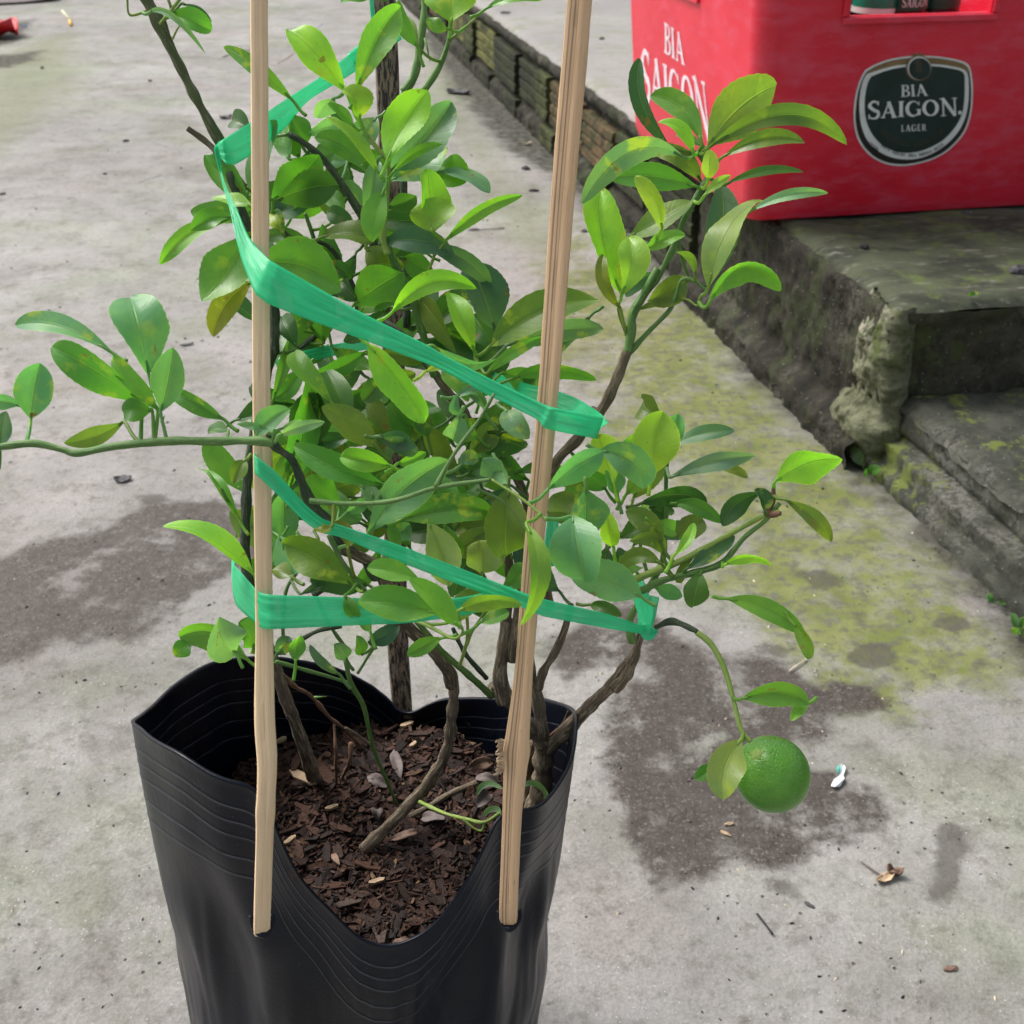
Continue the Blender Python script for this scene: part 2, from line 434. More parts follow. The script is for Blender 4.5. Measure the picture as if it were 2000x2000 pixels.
def chip_mat():
    t = NT('bark_mulch'); a = t.attr('tint').outputs['Color']; p = t.pos()
    c = t.mix(t.rng(t.noise(p, 700, 4, .7), .35, .65), a, t.mix(1.0, a, (.5, .48, .45), 'MULTIPLY'))
    return t.done(t.bsdf(c, .8, t.bump(t.noise(p, 900, 4), .7, .0006), .35))
M['chip'] = chip_mat()
M['soil'] = simple_mat('damp_soil', (.022, .014, .010), .9, .5, 200, 1.0, 500, .002)
M['deadleaf'] = simple_mat('dry_brown_leaf', (.17, .105, .075), .75, .45, 160, .6, 500, .0006)
M['deadleaf2'] = simple_mat('grey_brown_leaf', (.12, .095, .09), .75, .4, 160, .6, 500, .0006)
M['woodchip'] = simple_mat('pale_wood_chip', (.42, .30, .19), .8, .3, 220, .8, 500, .0006)

def red_mat(name):
    t = NT(name); p = t.obj(); g = t.n('ShaderNodeNewGeometry')
    n1 = t.noise(p, 5, 4, .55); n2 = t.noise(t.scalev(p, (1, 1, 3)), 30, 6, .65); n3 = t.noise(p, 260, 5, .7)
    c = t.mix(t.rng(n1, .35, .65), (.62, .013, .036), (.70, .022, .050))
    c = t.mix(t.rng(n2, .42, .72, 0, .38), c, (.62, .12, .19))
    scr = t.rng(t.noise(t.scalev(p, (3, 3, 40)), 9, 6, .75), .60, .70)
    c = t.mix(t.math('MULTIPLY', scr, .35), c, (.30, .03, .05))
    c = t.mix(t.rng(n3, .60, .72, 0, .5), c, (.16, .02, .03))
    return t.done(t.bsdf(c, t.rng(n2, .3, .7, .34, .50), t.bump(t.math('ADD', n3, n2), .15, .0006), .5))
M['red'] = red_mat('faded_red_plastic')
M['white_print'] = simple_mat('faded_white_print', (.72, .60, .66), .6, .10, 80)
M['sticker_white'] = simple_mat('sticker_white', (.66, .69, .67), .4, .08, 60)
M['sticker_green'] = simple_mat('sticker_dark_green', (.010, .028, .026), .35, .2, 40)
M['sticker_black'] = simple_mat('sticker_black', (.014, .013, .011), .4, .2, 60)
M['sticker_gold'] = simple_mat('sticker_gold', (.20, .13, .055), .4, .2, 60)
M['sticker_dim'] = simple_mat('sticker_dim_brown', (.05, .045, .032), .45, .3, 90)
t = NT('brown_glass'); M['glass'] = t.done(t.bsdf((.012, .009, .006), .08, None, .6))
M['label_green'] = simple_mat('bottle_label_green', (.008, .19, .12), .35, .15, 60)
M['label_dark'] = simple_mat('bottle_label_dark_green', (.008, .085, .055), .35, .15, 60)
M['dark'] = simple_mat('shadowed_crate_inside', (.02, .012, .011), .8)
def fruit_mat():
    t = NT('lime_rind'); p = t.obj()
    v = t.vor(p, 1050).outputs['Distance']; v2 = t.vor(p, 720).outputs['Distance']
    c = t.mix(t.rng(t.noise(p, 50, 3), .35, .65), (.060, .22, .014), (.110, .31, .026))
    c = t.mix(t.rng(v, .32, .10, 0, .25), c, (.17, .36, .06))
    h = t.math('ADD', t.rng(v, .0, .45), t.math('MULTIPLY', t.rng(v2, 0, .4), .7))
    return t.done(t.bsdf(c, .30, t.bump(h, .6, .00035), .5, Subsurface_Weight=.0))
M['fruit'] = fruit_mat()

# ================================================================ the yard
def sdf(pts, poly):
    """signed distance, positive inside"""
    poly = np.array(poly); n = len(poly)
    d = np.full(len(pts), 1e9); ins = np.zeros(len(pts), bool)
    for i in range(n):
        a = poly[i]; b = poly[(i + 1) % n]; e = b - a
        w = pts - a
        t = np.clip((w @ e) / (e @ e), 0, 1)
        d = np.minimum(d, np.hypot(w[:, 0] - t * e[0], w[:, 1] - t * e[1]))
        c = (a[1] > pts[:, 1]) != (b[1] > pts[:, 1])
        with np.errstate(divide='ignore', invalid='ignore'):
            xx = e[0] * (pts[:, 1] - a[1]) / (e[1] if e[1] else 1e-12) + a[0]
        ins ^= c & (pts[:, 0] < xx)
    return np.where(ins, d, -d)
def gp(px): return [tuple(G(x, y)[:2]) for x, y in px]
def fbm(X, Y, scale, octv=4, seed=0):
    """cheap value noise on arrays"""
    out = np.zeros_like(X); amp = 1; tot = 0
    r = np.random.RandomState(seed)
    for o in range(octv):
        T = r.rand(128, 128); x = X * scale + 37.3 * o; y = Y * scale + 11.7 * o
        xi = np.floor(x).astype(int); yi = np.floor(y).astype(int); fx = x - xi; fy = y - yi
        fx = fx * fx * (3 - 2 * fx); fy = fy * fy * (3 - 2 * fy)
        g = lambda i, j: T[i % 128, j % 128]
        out += amp * ((g(xi, yi) * (1 - fx) + g(xi + 1, yi) * fx) * (1 - fy) + (g(xi, yi + 1) * (1 - fx) + g(xi + 1, yi + 1) * fx) * fy)
        tot += amp; amp *= .5; scale *= 2.03
    return out / tot - .5

WETL = [(-150, 1120), (0, 1085), (60, 1060), (180, 1042), (240, 1008), (290, 975), (360, 985), (480, 990), (560, 1010), (560, 1090), (470, 1112), (400, 1150), (340, 1172), (318, 1215), (250, 1252), (120, 1262), (40, 1290), (-150, 1320)]
WETR = [(1150, 1180), (1270, 1165), (1320, 1240), (1400, 1268), (1500, 1282), (1560, 1318), (1612, 1345), (1690, 1342), (1748, 1378), (1690, 1402), (1650, 1404), (1625, 1440), (1560, 1455), (1545, 1500), (1620, 1512), (1640, 1545), (1720, 1548), (1734, 1585), (1690, 1612), (1610, 1625), (1560, 1672), (1535, 1700), (1450, 1690), (1400, 1715), (1350, 1740), (1290, 1758), (1255, 1720), (1240, 1660), (1195, 1640), (1205, 1580), (1178, 1530), (1195, 1460), (1165, 1420), (1185, 1370), (1230, 1330), (1268, 1335), (1250, 1290), (1180, 1300), (1110, 1320), (1080, 1260)]
SPOTS = [[(1475, 1262), (1520, 1252), (1555, 1270), (1530, 1285), (1490, 1280)],
         [(1675, 1452), (1700, 1438), (1716, 1455), (1698, 1470)],
         [(1810, 1640), (1835, 1602), (1865, 1615), (1880, 1660), (1870, 1720), (1850, 1765), (1815, 1760), (1835, 1710)],
         [(1660, 1285), (1690, 1262), (1735, 1268), (1735, 1290), (1700, 1310)],
         [(1890, 1290), (1925, 1282), (1950, 1305), (1935, 1318), (1900, 1312)],
         [(1825, 1205), (1870, 1205), (1905, 1228), (1870, 1236), (1832, 1226)],
         [(1660, 1205), (1690, 1200), (1688, 1216), (1664, 1218)],
         [(1560, 1120), (1620, 1110), (1650, 1135), (1600, 1150)],
         [(1790, 995), (1840, 1010), (1880, 1075), (1850, 1110), (1800, 1050)],
         [(265, 968), (310, 968), (330, 980), (290, 990)],
         [(1490, 1715), (1560, 1735), (1540, 1745), (1500, 1735)]]
MOSS = [(1120, 470), (1180, 540), (1250, 590), (1330, 600), (1400, 690), (1470, 760), (1530, 830), (1600, 880), (1680, 950), (1760, 1020), (1860, 1150), (1900, 1230), (1900, 1290), (1790, 1340), (1700, 1340), (1600, 1300), (1500, 1210), (1440, 1130), (1400, 1010), (1330, 950), (1240, 860), (1180, 760), (1130, 640), (1090, 560)]
GREENS = [(880, 110), (940, 250), (1000, 330), (1090, 430), (1120, 560), (1000, 480), (930, 340), (840, 200), (800, 100)]
GREEN2 = [(-50, 120), (150, 50), (170, 160), (80, 240), (-50, 330)]
DIRT = [(800, 20), (850, 110), (905, 190), (960, 255), (1010, 300), (1085, 345), (1160, 420), (1240, 500), (1330, 575), (1420, 650), (1450, 720), (1560, 810), (1640, 880), (1700, 960), (1760, 990), (1830, 1080), (1900, 1160), (1960, 1230), (2010, 1300), (2200, 1350), (2200, 800), (1700, 600), (1300, 300), (1000, 50), (950, 0)]

xs = np.concatenate([[-40, -15, -6, -3], np.linspace(-1.5, 1.3, 430), [2.5, 6, 15, 40]])
yn = 0.12 * (3.6 / 0.12) ** np.linspace(0, 1, 520)
ys = np.concatenate([[-20, -5, -1, 0], yn, [4.5, 7, 15, 40]])
XX, YY = np.meshgrid(xs, ys)
fx, fy = XX.ravel(), YY.ravel()
near_m = (np.abs(fx) < 2.8) & (fy < 4.6) & (fy > 0)
zz = np.where(near_m, .0045 * fbm(fx, fy, 6, 3, 1) + .0022 * fbm(fx, fy, 42, 4, 2), 0)
pts = np.stack([fx, fy], 1)
gw = np.maximum(sdf(pts, gp(WETL)), sdf(pts, gp(WETR)))
wob = .016 * fbm(fx, fy, 45, 4, 5) + .02 * fbm(fx, fy, 16, 3, 6)
spot = np.full(len(pts), -1.0)
for s_ in SPOTS: spot = np.maximum(spot, sdf(pts, gp(s_)))
moss = sdf(pts, gp(MOSS)); green = np.maximum(sdf(pts, gp(GREENS)), sdf(pts, gp(GREEN2))); dirt = np.maximum(sdf(pts, gp(DIRT)), np.maximum(sdf(pts, gp([(-60, -40), (85, -40), (78, 25), (115, 30), (60, 48), (50, 62), (20, 85), (-60, 95)])), sdf(pts, gp([(-40, 112), (40, 105), (75, 100), (60, 118), (10, 132), (-40, 130)]))))
W_, H_ = len(xs), len(ys)
ii = np.arange(W_ * H_).reshape(H_, W_)
quads = np.stack([ii[:-1, :-1], ii[:-1, 1:], ii[1:, 1:], ii[1:, :-1]], -1).reshape(-1, 4)
me = bpy.data.meshes.new('ground')
me.from_pydata(np.stack([fx, fy, zz], 1).tolist(), [], quads.tolist())
me.materials.append(M['yard'])
me.polygons.foreach_set('use_smooth', [True] * len(me.polygons))
for nm_, arr in (('wet', gw + wob), ('spot', spot + wob), ('moss', moss + wob), ('green', green), ('dirt', dirt + wob)):
    a_ = me.attributes.new(nm_, 'FLOAT', 'POINT'); a_.data.foreach_set('value', arr.astype(np.float32))
ground = bpy.data.objects.new('ground', me); COL.objects.link(ground); ground['kind'] = 'structure'

def ground_z(x, y):
    j = int(np.clip(np.searchsorted(ys, y), 1, H_ - 1)); i = int(np.clip(np.searchsorted(xs, x), 1, W_ - 1))
    return float(max(zz[j * W_ + i], zz[(j - 1) * W_ + i - 1]))

# ================================================================ raised platform with its brick kerb, and the lower step
C0 = Vector((.341, .99, 0)); E = Vector((-.205, .979, 0)).normalized(); INN = Vector((.979, .205, 0)).normalized()
PZ, SZ = .155, .070
def KP(s, r, z): return C0 + E * s + INN * r + Vector((0, 0, z))
def grid_mesh(name, us, vs_, fn, mat, parent=None):
    V = [fn(u, v) for v in vs_ for u in us]; n = len(us)
    F_ = [(j * n + i, j * n + i + 1, (j + 1) * n + i + 1, (j + 1) * n + i) for j in range(len(vs_) - 1) for i in range(n - 1)]
    return mesh_obj(name, V, F_, mat, parent)
def nz(s, z, k, seed=0): return mn.fractal(Vector((s * k, z * k, seed)), .9, 2.1, 5)

platform = empty('raised_platform', KP(0, 0, 0), 'raised concrete platform with a mossy brick edge, holding the red crate', 'platform')
def lin(a, b, n): return [a + (b - a) * i / (n - 1) for i in range(n)]
s_top = [0.0] + lin(.006, .5, 60) + lin(.53, 2.6, 90) + [3.5, 5, 9]
r_top = [-.004, 0, .004, .010, .018] + lin(.03, .9, 60) + [1.4, 2.5, 6]
def topf(s, r):
    e = max(0, 1 - (r + .004) / .018); e2 = max(0, 1 - s / .02)
    jag = nz(s, 1, 22, 3) * .006 if r < .03 else 0
    return KP(s, r + (jag if r < .012 else 0), PZ + .003 * nz(s, r, 9, 1) - .010 * e * e - .008 * e2 * e2 - (.003 * abs(nz(s, 2, 60, 4)) if r < .02 else 0))
grid_mesh('platform_top', s_top, r_top, topf, M['platform'], platform)
# kerb face: rendered near the open corner, bare bricks in mortar farther on
def facef(s, z):
    pl = 1 if s < .46 else max(0, 1 - (s - .46) / .05)
    off = .001 + .011 * pl + .004 * nz(s, z, 30, 7) + .0035 * nz(s, z, 90, 8)
    if z > .128: off += .012 * (1 - pl) * min(1, (z - .128) / .008)
    foot = max(0, min(1, (.036 - z + .006 * nz(s, 0, 25, 9)) / .012))
    off += foot * (.022 if s < .5 else .016)
    return KP(s, -off - (0 if z < .15 else -.006), z)
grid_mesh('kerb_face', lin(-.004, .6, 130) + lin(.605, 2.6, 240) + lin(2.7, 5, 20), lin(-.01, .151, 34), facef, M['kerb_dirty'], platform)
# the front riser of the platform
def riserf(r, z):
    off = .004 * nz(r, z, 22, 12) + .003 * nz(r, z, 80, 13)
    lip = .006 if z > .140 else 0
    return C0 + Vector((.988, .155, 0)) * r - E * (off + lip) + Vector((0, 0, z))
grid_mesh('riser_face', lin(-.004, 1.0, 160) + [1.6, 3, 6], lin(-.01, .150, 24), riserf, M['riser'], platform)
# bricks
BR = []
cols = {'tan': (.16, .105, .058), 'yel': (.155, .155, .050), 'olive': (.075, .085, .034), 'dark': (.026, .028, .020), 'red': (.10, .050, .030), 'grey': (.05, .05, .036)}
def brick(s0, L, z0, h, ribs, col, proud, seed):
    rr = random.Random(seed); mb = MB()
    prof = []
    for k in range(ribs):
        a = z0 + h * k / ribs; b = z0 + h * (k + 1) / ribs; g = (b - a) * .24
        prof += [(a + g * .3, .0035), (a + g, 0), (b - g * .6, 0), (b - g * .1, .0035)]
    ns = 5; vs = []
    for i in range(ns + 1):
        s = s0 + L * i / ns
        for (z, dd) in prof:
            vs.append(KP(s + rr.uniform(-.002, .002), -(proud - dd) + rr.uniform(-.0009, .0009), z + rr.uniform(-.0012, .0012)))
    n = len(prof); fs = []
    for i in range(ns):
        for k in range(n - 1):
            fs.append((i * n + k, (i + 1) * n + k, (i + 1) * n + k + 1, i * n + k + 1))
    b0 = len(vs)
    for i in (0, ns):
        for k in (0, n - 1): vs.append(KP(s0 + L * i / ns, .03, prof[k][0]))
    # ends, top, bottom
    fs.append(tuple(range(n)) + (b0 + 1, b0)); fs.append(tuple(ns * n + k for k in range(n - 1, -1, -1)) + (b0 + 2, b0 + 3))
    fs.append(tuple(i * n + n - 1 for i in range(ns + 1)) + (b0 + 3, b0 + 1)); fs.append(tuple(i * n for i in range(ns, -1, -1)) + (b0, b0 + 2))
    mb.add(vs, fs)
    o = mb.build('brick', M['brick'], platform)
    o.color = (*cols[col], 1)
    return o
seq = ['dark', 'grey', 'tan', 'tan', 'olive', 'dark', 'dark', 'yel', 'olive', 'yel', 'dark', 'tan', 'olive', 'dark', 'yel', 'grey']
s = .50; k = 0
while s < 3.6:
    L = [.20, .16, .19, .235, .10, .17, .24, .235, .15, .25][k % 10]
    brick(s, L - .018, .044, .078 + .004 * math.sin(k * 2.1), 4, seq[k % 16], .015 + .004 * math.sin(k * 3.3), k)
    s += L; k += 1
s = .47
while s < 3.4:
    L = .07 + .06 * random.Random(k).random()
    if k % 3 == 0: brick(s, L - .014, .002, .034, 2, rng.choice(['dark', 'dark', 'grey', 'olive', 'dark', 'dark', 'red']), .018 + .003 * math.sin(k * 1.9), 100 + k)
    s += L; k += 1
# pale worn plaster left on the outer corner, wrapping from the riser on to the kerb face
def plaster(u, z):
    q = z / .155
    wz = .058 + .020 * math.exp(-((q - .22) / .16) ** 2) + .010 * mn.noise(Vector((z * 60, 4, 4)))
    rw = .020 - .006 * q + .004 * mn.noise(Vector((z * 70, 9, 2)))
    if u < .25: base = C0 + Vector((.988, .155, 0)) * (rw * (1 - u / .25))
    else: base = C0 + E * ((u - .25) / .75 * wz)
    bl = min(1, max(0, (u - .15) / .2)); nrm = (-E * (1 - bl) - INN * bl).normalized()
    h_ = math.sin(math.pi * min(1, max(0, u))) ** .35
    off = -.004 + h_ * (.021 + .010 * math.exp(-((q - .20) / .13) ** 2) - .010 * max(0, q - .75) / .25
          + .0075 * mn.fractal(Vector((u * 4.5, z * 38, 1)), .9, 2.1, 5) + .0022 * mn.fractal(Vector((u * 22, z * 190, 6)), .9, 2.1, 4))
    if u > .3 : off = max(off, -.004)
    return base + nrm * off + Vector((0, 0, z))
grid_mesh('plaster_patch', lin(0, 1, 60), lin(-.004, .1535, 80), plaster, M['corner'], platform)

step = empty('lower_step', KP(-.3, .2, 0), 'low moss-patched concrete step in front of the dark riser, right edge of the yard', 'step')
def steptop(s, r):
    e = max(0, 1 - (r + .003) / .016)
    return KP(s, r + .010 + .004 * nz(s, 5, 16, 21) + (.005 * nz(s, 2, 50, 22) if r < .02 else 0), SZ + .005 * nz(s, r, 12, 23) + .002 * nz(s, r, 50, 24) - .011 * e * e)
grid_mesh('step_top', lin(-1.1, -.01, 150), [-.003, 0, .004, .009, .016] + lin(.03, .6, 60) + [1, 2, 4], steptop, M['low_step'], step)
def stepside(s, z):
    off = -.010 + .004 * nz(s, z, 25, 26) + .003 * nz(s, z, 85, 27)
    if z < .036: off += .016
    if z < .014: off += .008
    if z > .034 and z < .040: off -= .004
    return KP(s, -off, z)
grid_mesh('step_side', lin(-1.1, .0, 170), [-.01, .0, .006, .011, .014, .018, .024, .030, .034, .036, .038, .042, .048, .055, .062], stepside, M['low_step'], step)

# ================================================================ the red crate
A = Vector((.981, .194, 0)).normalized(); B = Vector((-.194, .981, 0)).normalized()
K0 = Vector((.246, 1.233, PZ + .003)); CW, CD, CH = .405, .43, .29
crate = empty('beer_crate', K0 + A * CW / 2 + B * CD / 2, 'faded red plastic beer crate with white lettering and green badge on the mossy platform', 'crate')
def CR(x, y, z):           # crate coordinates; walls lean outwards going up
    k = .075 * z
    sx = (x - CW / 2) / (CW / 2); sy = (y - CD / 2) / (CD / 2)
    return K0 + A * (x + sx * k) + B * (y + sy * k) + Vector((0, 0, z))
nF = (CR(CW, 0, .1) - CR(0, 0, .1)).cross(CR(0, 0, .2) - CR(0, 0, .1)).normalized()
nL = (CR(0, 0, .1) - CR(0, CD, .1)).cross(CR(0, 0, .2) - CR(0, 0, .1)).normalized()
PF, PLt = CR(0, 0, 0), CR(0, 0, 0)
def loc_front(px, py):
    p = PL(px, py, PF, nF); d = p - K0; return d.dot(A), d.z
hx0, hz0 = loc_front(1676, 29); hx1, _ = loc_front(1932, 20)
hz0 -= .001; hz1 = hz0 + .055
rr_ = .020; TH = .006
def loop(inset):
    r = max(rr_ - inset, .004); w0, w1, d0, d1 = inset, CW - inset, inset, CD - inset
    pts = []
    fxs = [w0 + r, hx0, (hx0 + hx1) / 2, hx1, w1 - r]
    sy0, sy1 = CD / 2 - .05, CD / 2 + .05
    fys = [d0 + r, sy0, CD / 2, sy1, d1 - r]
    def arc(cx, cy, a0):
        return [(cx + r * math.cos(a0 + math.pi / 2 * i / 6), cy + r * math.sin(a0 + math.pi / 2 * i / 6)) for i in range(1, 6)]
    pts += [(x, d0) for x in fxs] + arc(w1 - r, d0 + r, -math.pi / 2)
    pts += [(w1, y) for y in fys] + arc(w1 - r, d1 - r, 0)
    pts += [(x, d1) for x in reversed(fxs)] + arc(w0 + r, d1 - r, math.pi / 2)
    pts += [(w0, y) for y in reversed(fys)] + arc(w0 + r, d0 + r, math.pi)
    return pts
lo, li = loop(0), loop(TH); NL = len(lo)
zs_ = [.006, .012, hz0 * .5, hz0, (hz0 + hz1) / 2, hz1, CH - .012, CH]
mb = MB(); vs = []
for zi, z in enumerate(zs_):
    q = .004 if zi == 0 else 0
    for (x, y) in (loop(q) if q else lo): vs.append(CR(x, y, z if zi else .0))
for z in zs_:
    for (x, y) in li: vs.append(CR(x, y, max(z, .01)))
OI = len(zs_) * NL; fs = []
def hole(i, j):
    side = i // 10; q = i % 10
    return q in (1, 2) and zs_[j] >= hz0 - 1e-6 and zs_[j + 1] <= hz1 + 1e-6
for j in range(len(zs_) - 1):
    for i in range(NL):
        i2 = (i + 1) % NL
        if hole(i, j): continue
        fs.append((j * NL + i, j * NL + i2, (j + 1) * NL + i2, (j + 1) * NL + i))
        fs.append((OI + j * NL + i2, OI + j * NL + i, OI + (j + 1) * NL + i, OI + (j + 1) * NL + i2))
for i in range(NL):
    i2 = (i + 1) % NL; j = len(zs_) - 1
    fs.append((j * NL + i, j * NL + i2, OI + j * NL + i2, OI + j * NL + i))
    q = i % 10
    if q in (1, 2):
        for j in (3, 5): fs.append((j * NL + i, j * NL + i2, OI + j * NL + i2, OI + j * NL + i))
    if q in (1, 3):
        for j in (3, 4): fs.append((j * NL + i, (j + 1) * NL + i, OI + (j + 1) * NL + i, OI + j * NL + i))
fs.append(tuple(range(NL - 1, -1, -1))); fs.append(tuple(OI + i for i in range(NL)))
mb.add(vs, fs)
shell = mb.build('crate_shell', M['red'], crate, smooth=True)
shell.data.polygons.foreach_set('use_smooth', [True] * len(shell.data.polygons))
em = shell.modifiers.new('edges', 'EDGE_SPLIT'); em.split_angle = R(32)
# raised lip round the front hand-hole (and the one on the left side)
mb = MB()
def bar(p0, p1, n, w, t, upv):
    d = (p1 - p0); mb.box(p0 + n * .0003 - upv * w / 2, d, n * t, upv * w)
U = Vector((0, 0, 1))
bar(CR(hx0 - .007, 0, hz0 - .004), CR(hx1 + .007, 0, hz0 - .004), nF, .007, .0035, U)
bar(CR(hx0 - .004, 0, hz0 - .0003), CR(hx0 - .004, 0, hz1 + .004), nF, .007, .0033, A)
bar(CR(hx1 + .004, 0, hz0 - .0003), CR(hx1 + .004, 0, hz1 + .004), nF, .007, .0033, A)
bar(CR(hx0 - .007, 0, hz1 + .005), CR(hx1 + .007, 0, hz1 + .005), nF, .007, .0035, U)
bar(CR(0, CD / 2 - .056, hz0 - .004), CR(0, CD / 2 + .056, hz0 - .004), nL, .007, .0035, U)
bevel(mb.build('handle_rim', M['red'], crate), .0015, 2)
mb = MB()
for q in (1, 2, 3, 4):
    p = CR(CW * q / 5, .008, .012); mb.box(p, A * .003, B * (CD - .016), U * .12)
for q in (1, 2, 3, 4, 5):
    p = CR(.008, CD * q / 6, .0125); mb.box(p, A * (CW - .016), B * .003, U * .119)
mb.build('bottle_divider', M['red'], crate)

# ---- lettering
def stroke(pts, w):
    pts = [np.array(p, float) for p in pts]; n = len(pts); L_, R_ = [], []
    for i in range(n):
        a = pts[max(i - 1, 0)]; b = pts[min(i + 1, n - 1)]; t_ = b - a; t_ /= (np.hypot(*t_) + 1e-9)
        nn = np.array([-t_[1], t_[0]]); ww = (w[i] if isinstance(w, (list, tuple)) else w) / 2
        L_.append(pts[i] + nn * ww); R_.append(pts[i] - nn * ww)
    return [(L_[i], L_[i + 1], R_[i + 1], R_[i]) for i in range(n - 1)]
def arc2(cx, cy, rx, ry, a0, a1, n=14): return [(cx + rx * math.cos(R(a0 + (a1 - a0) * i / n)), cy + ry * math.sin(R(a0 + (a1 - a0) * i / n))) for i in range(n + 1)]
def sf(x, y, w=.30, h=.055): return stroke([(x - w / 2, y), (x + w / 2, y)], h)
def vary(n, a, b): return [a + (b - a) * (math.sin(math.pi * i / n) ** 2) for i in range(n + 1)]
def glyph(ch):
    if ch == 'I': return .34, [stroke([(.17, 0), (.17, 1)], .17), sf(.17, .03), sf(.17, .97)]
    if ch == 'B': return .62, [stroke([(.15, 0), (.15, 1)], .16), stroke([(.1, .97)] + arc2(.3, .76, .21, .21, 90, -90) + [(.15, .55)], vary(16, .06, .15)), stroke([(.15, .5)] + arc2(.32, .26, .25, .235, 90, -90) + [(.05, .03)], vary(16, .06, .16)), sf(.1, .03, .2), sf(.1, .97, .2)]
    if ch == 'A': return .78, [stroke([(.10, 0), (.40, 1)], .085), stroke([(.36, 1), (.66, 0)], .18), stroke([(.20, .32), (.58, .32)], .07), sf(.1, .03, .22), sf(.66, .03, .28)]
    if ch == 'S': return .60, [stroke(arc2(.29, .74, .21, .225, 15, 200, 14) + [(.20, .57), (.36, .45)] + arc2(.29, .26, .235, .235, 45, -165, 14), [.05] + [.09] * 4 + [.12] * 6 + [.17] * 8 + [.15] * 6 + [.09] * 4 + [.05] * 3), stroke([(.50, .74), (.50, .99)], .05), stroke([(.065, .0), (.065, .27)], .05)]
    if ch == 'G': return .78, [stroke(arc2(.40, .5, .31, .46, 35, 335, 26), [.06] * 4 + [.08] * 3 + [.14] * 4 + [.18] * 7 + [.14] * 3 + [.08] * 3 + [.07] * 3), stroke([(.67, .08), (.67, .42)], .14), sf(.66, .43, .26), stroke([(.67, .70), (.67, .95)], .045)]
    if ch == 'O': return .84, [stroke(arc2(.42, .5, .32, .46, 0, 360, 32), [.07 + .11 * abs(math.cos(math.pi * 2 * i / 32)) for i in range(33)])]
    if ch == 'N': return .90, [stroke([(.16, 0), (.16, 1)], .08), stroke([(.14, 1), (.74, 0)], .17), stroke([(.74, 0), (.74, 1)], .08), sf(.16, .03, .26), sf(.1, .97, .2), sf(.74, .97, .26)]
    if ch == 'L': return .55, [stroke([(.15, 0), (.15, 1)], .15), stroke([(.1, .04), (.5, .04)], .08), sf(.15, .97, .26), stroke([(.49, .0), (.49, .2)], .05)]
    if ch == 'E': return .58, [stroke([(.15, 0), (.15, 1)], .15), stroke([(.1, .04), (.52, .04)], .08), stroke([(.15, .52), (.42, .52)], .07), stroke([(.1, .96), (.5, .96)], .08)]
    if ch == 'R': return .66, [stroke([(.15, 0), (.15, 1)], .15), stroke([(.1, .96)] + arc2(.3, .73, .22, .23, 90, -90) + [(.15, .5)], vary(16, .06, .15)), stroke([(.30, .5), (.60, 0)], .15), sf(.15, .03, .26)]
    return .35, []
def letters(mb, text, to3, TL, TR, BR, BL, n, lift, gap=.06, hs_=None):
    """text inside a picture quad that is then dropped on the real flat surface"""
    ws = [glyph(c)[0] for c in text]; tot = sum(ws) + gap * (len(text) - 1); x = 0; kk = 0
    for ci, c in enumerate(text):
        w, parts = glyph(c)
        up, dn = hs_[ci] if hs_ else (1, 0)
        for quads_ in parts:
            kk += 1
            for q in quads_:
                P3 = []
                for (gx, gy) in q:
                    U_ = (x + gx) / tot; V_ = dn + (up - dn) * gy
                    px = (TL[0] * (1 - U_) + TR[0] * U_) * V_ + (BL[0] * (1 - U_) + BR[0] * U_) * (1 - V_)
                    py = (TL[1] * (1 - U_) + TR[1] * U_) * V_ + (BL[1] * (1 - U_) + BR[1] * U_) * (1 - V_)
                    P3.append(to3(px, py) + n * (lift + (kk % 9) * .00002))
                mb.add(P3, [(0, 1, 2, 3)])
        x += w + gap
zF = lambda x, y: PL(1600 + x * 360 / 1932, 60 + y * 360 / 1932, PF, nF)
zL = lambda x, y: PL(1050 + x * 650 / 1932, 50 + y * 650 / 1932, PLt, nL)
mb = MB()
letters(mb, 'BIA', zL, (738, -22), (842, 52), (856, 232), (738, 155), nL, .0006)
letters(mb, 'SAIGON', zL, (604, 140), (978, 345), (1010, 640), (604, 395), nL, .0006, .04, [(1.05, -.13), (.98, .02), (.97, .05), (.97, .05), (.98, .02), (1.05, -.16)])
mb.build('side_lettering', M['white_print'], crate)

def layer(mb, pts, lift, mi, to3=zF, n=nF):
    v = [to3(x, y) + n * lift for x, y in catmull(pts + [pts[0]], 4)[:-1]]
    mb.add(v, [tuple(range(len(v)))], mi)
OUT = [(480, 410), (600, 345), (760, 292), (950, 265), (1150, 262), (1330, 280), (1480, 312), (1555, 350), (1590, 430), (1608, 600), (1602, 780), (1578, 920), (1530, 1050), (1450, 1160), (1330, 1270), (1180, 1350), (1000, 1400), (850, 1415), (700, 1395), (560, 1330), (450, 1220), (385, 1090), (358, 920), (365, 760), (390, 620), (430, 500)]
WH = [(495, 450), (700, 385), (880, 352), (1170, 345), (1400, 372), (1535, 425), (1562, 560), (1555, 760), (1520, 920), (1440, 1070), (1300, 1210), (1120, 1310), (950, 1345), (780, 1330), (620, 1262), (500, 1145), (435, 985), (415, 800), (425, 640), (455, 520)]
IN = [(540, 475), (700, 415), (880, 378), (1170, 368), (1350, 388), (1500, 432), (1518, 560), (1512, 740), (1482, 890), (1400, 1030), (1280, 1150), (1110, 1240), (950, 1275), (800, 1262), (655, 1195), (553, 1085), (492, 955), (470, 800), (480, 650), (505, 540)]
sc_ = lambda P, k, c=(985, 840): [(c[0] + (x - c[0]) * k, c[1] + (y - c[1]) * k) for x, y in P]
circ = lambda cx, cy, r, n=20: [(cx + r * math.cos(2 * math.pi * i / n), cy + r * math.sin(2 * math.pi * i / n)) for i in range(n)]
mb = MB()
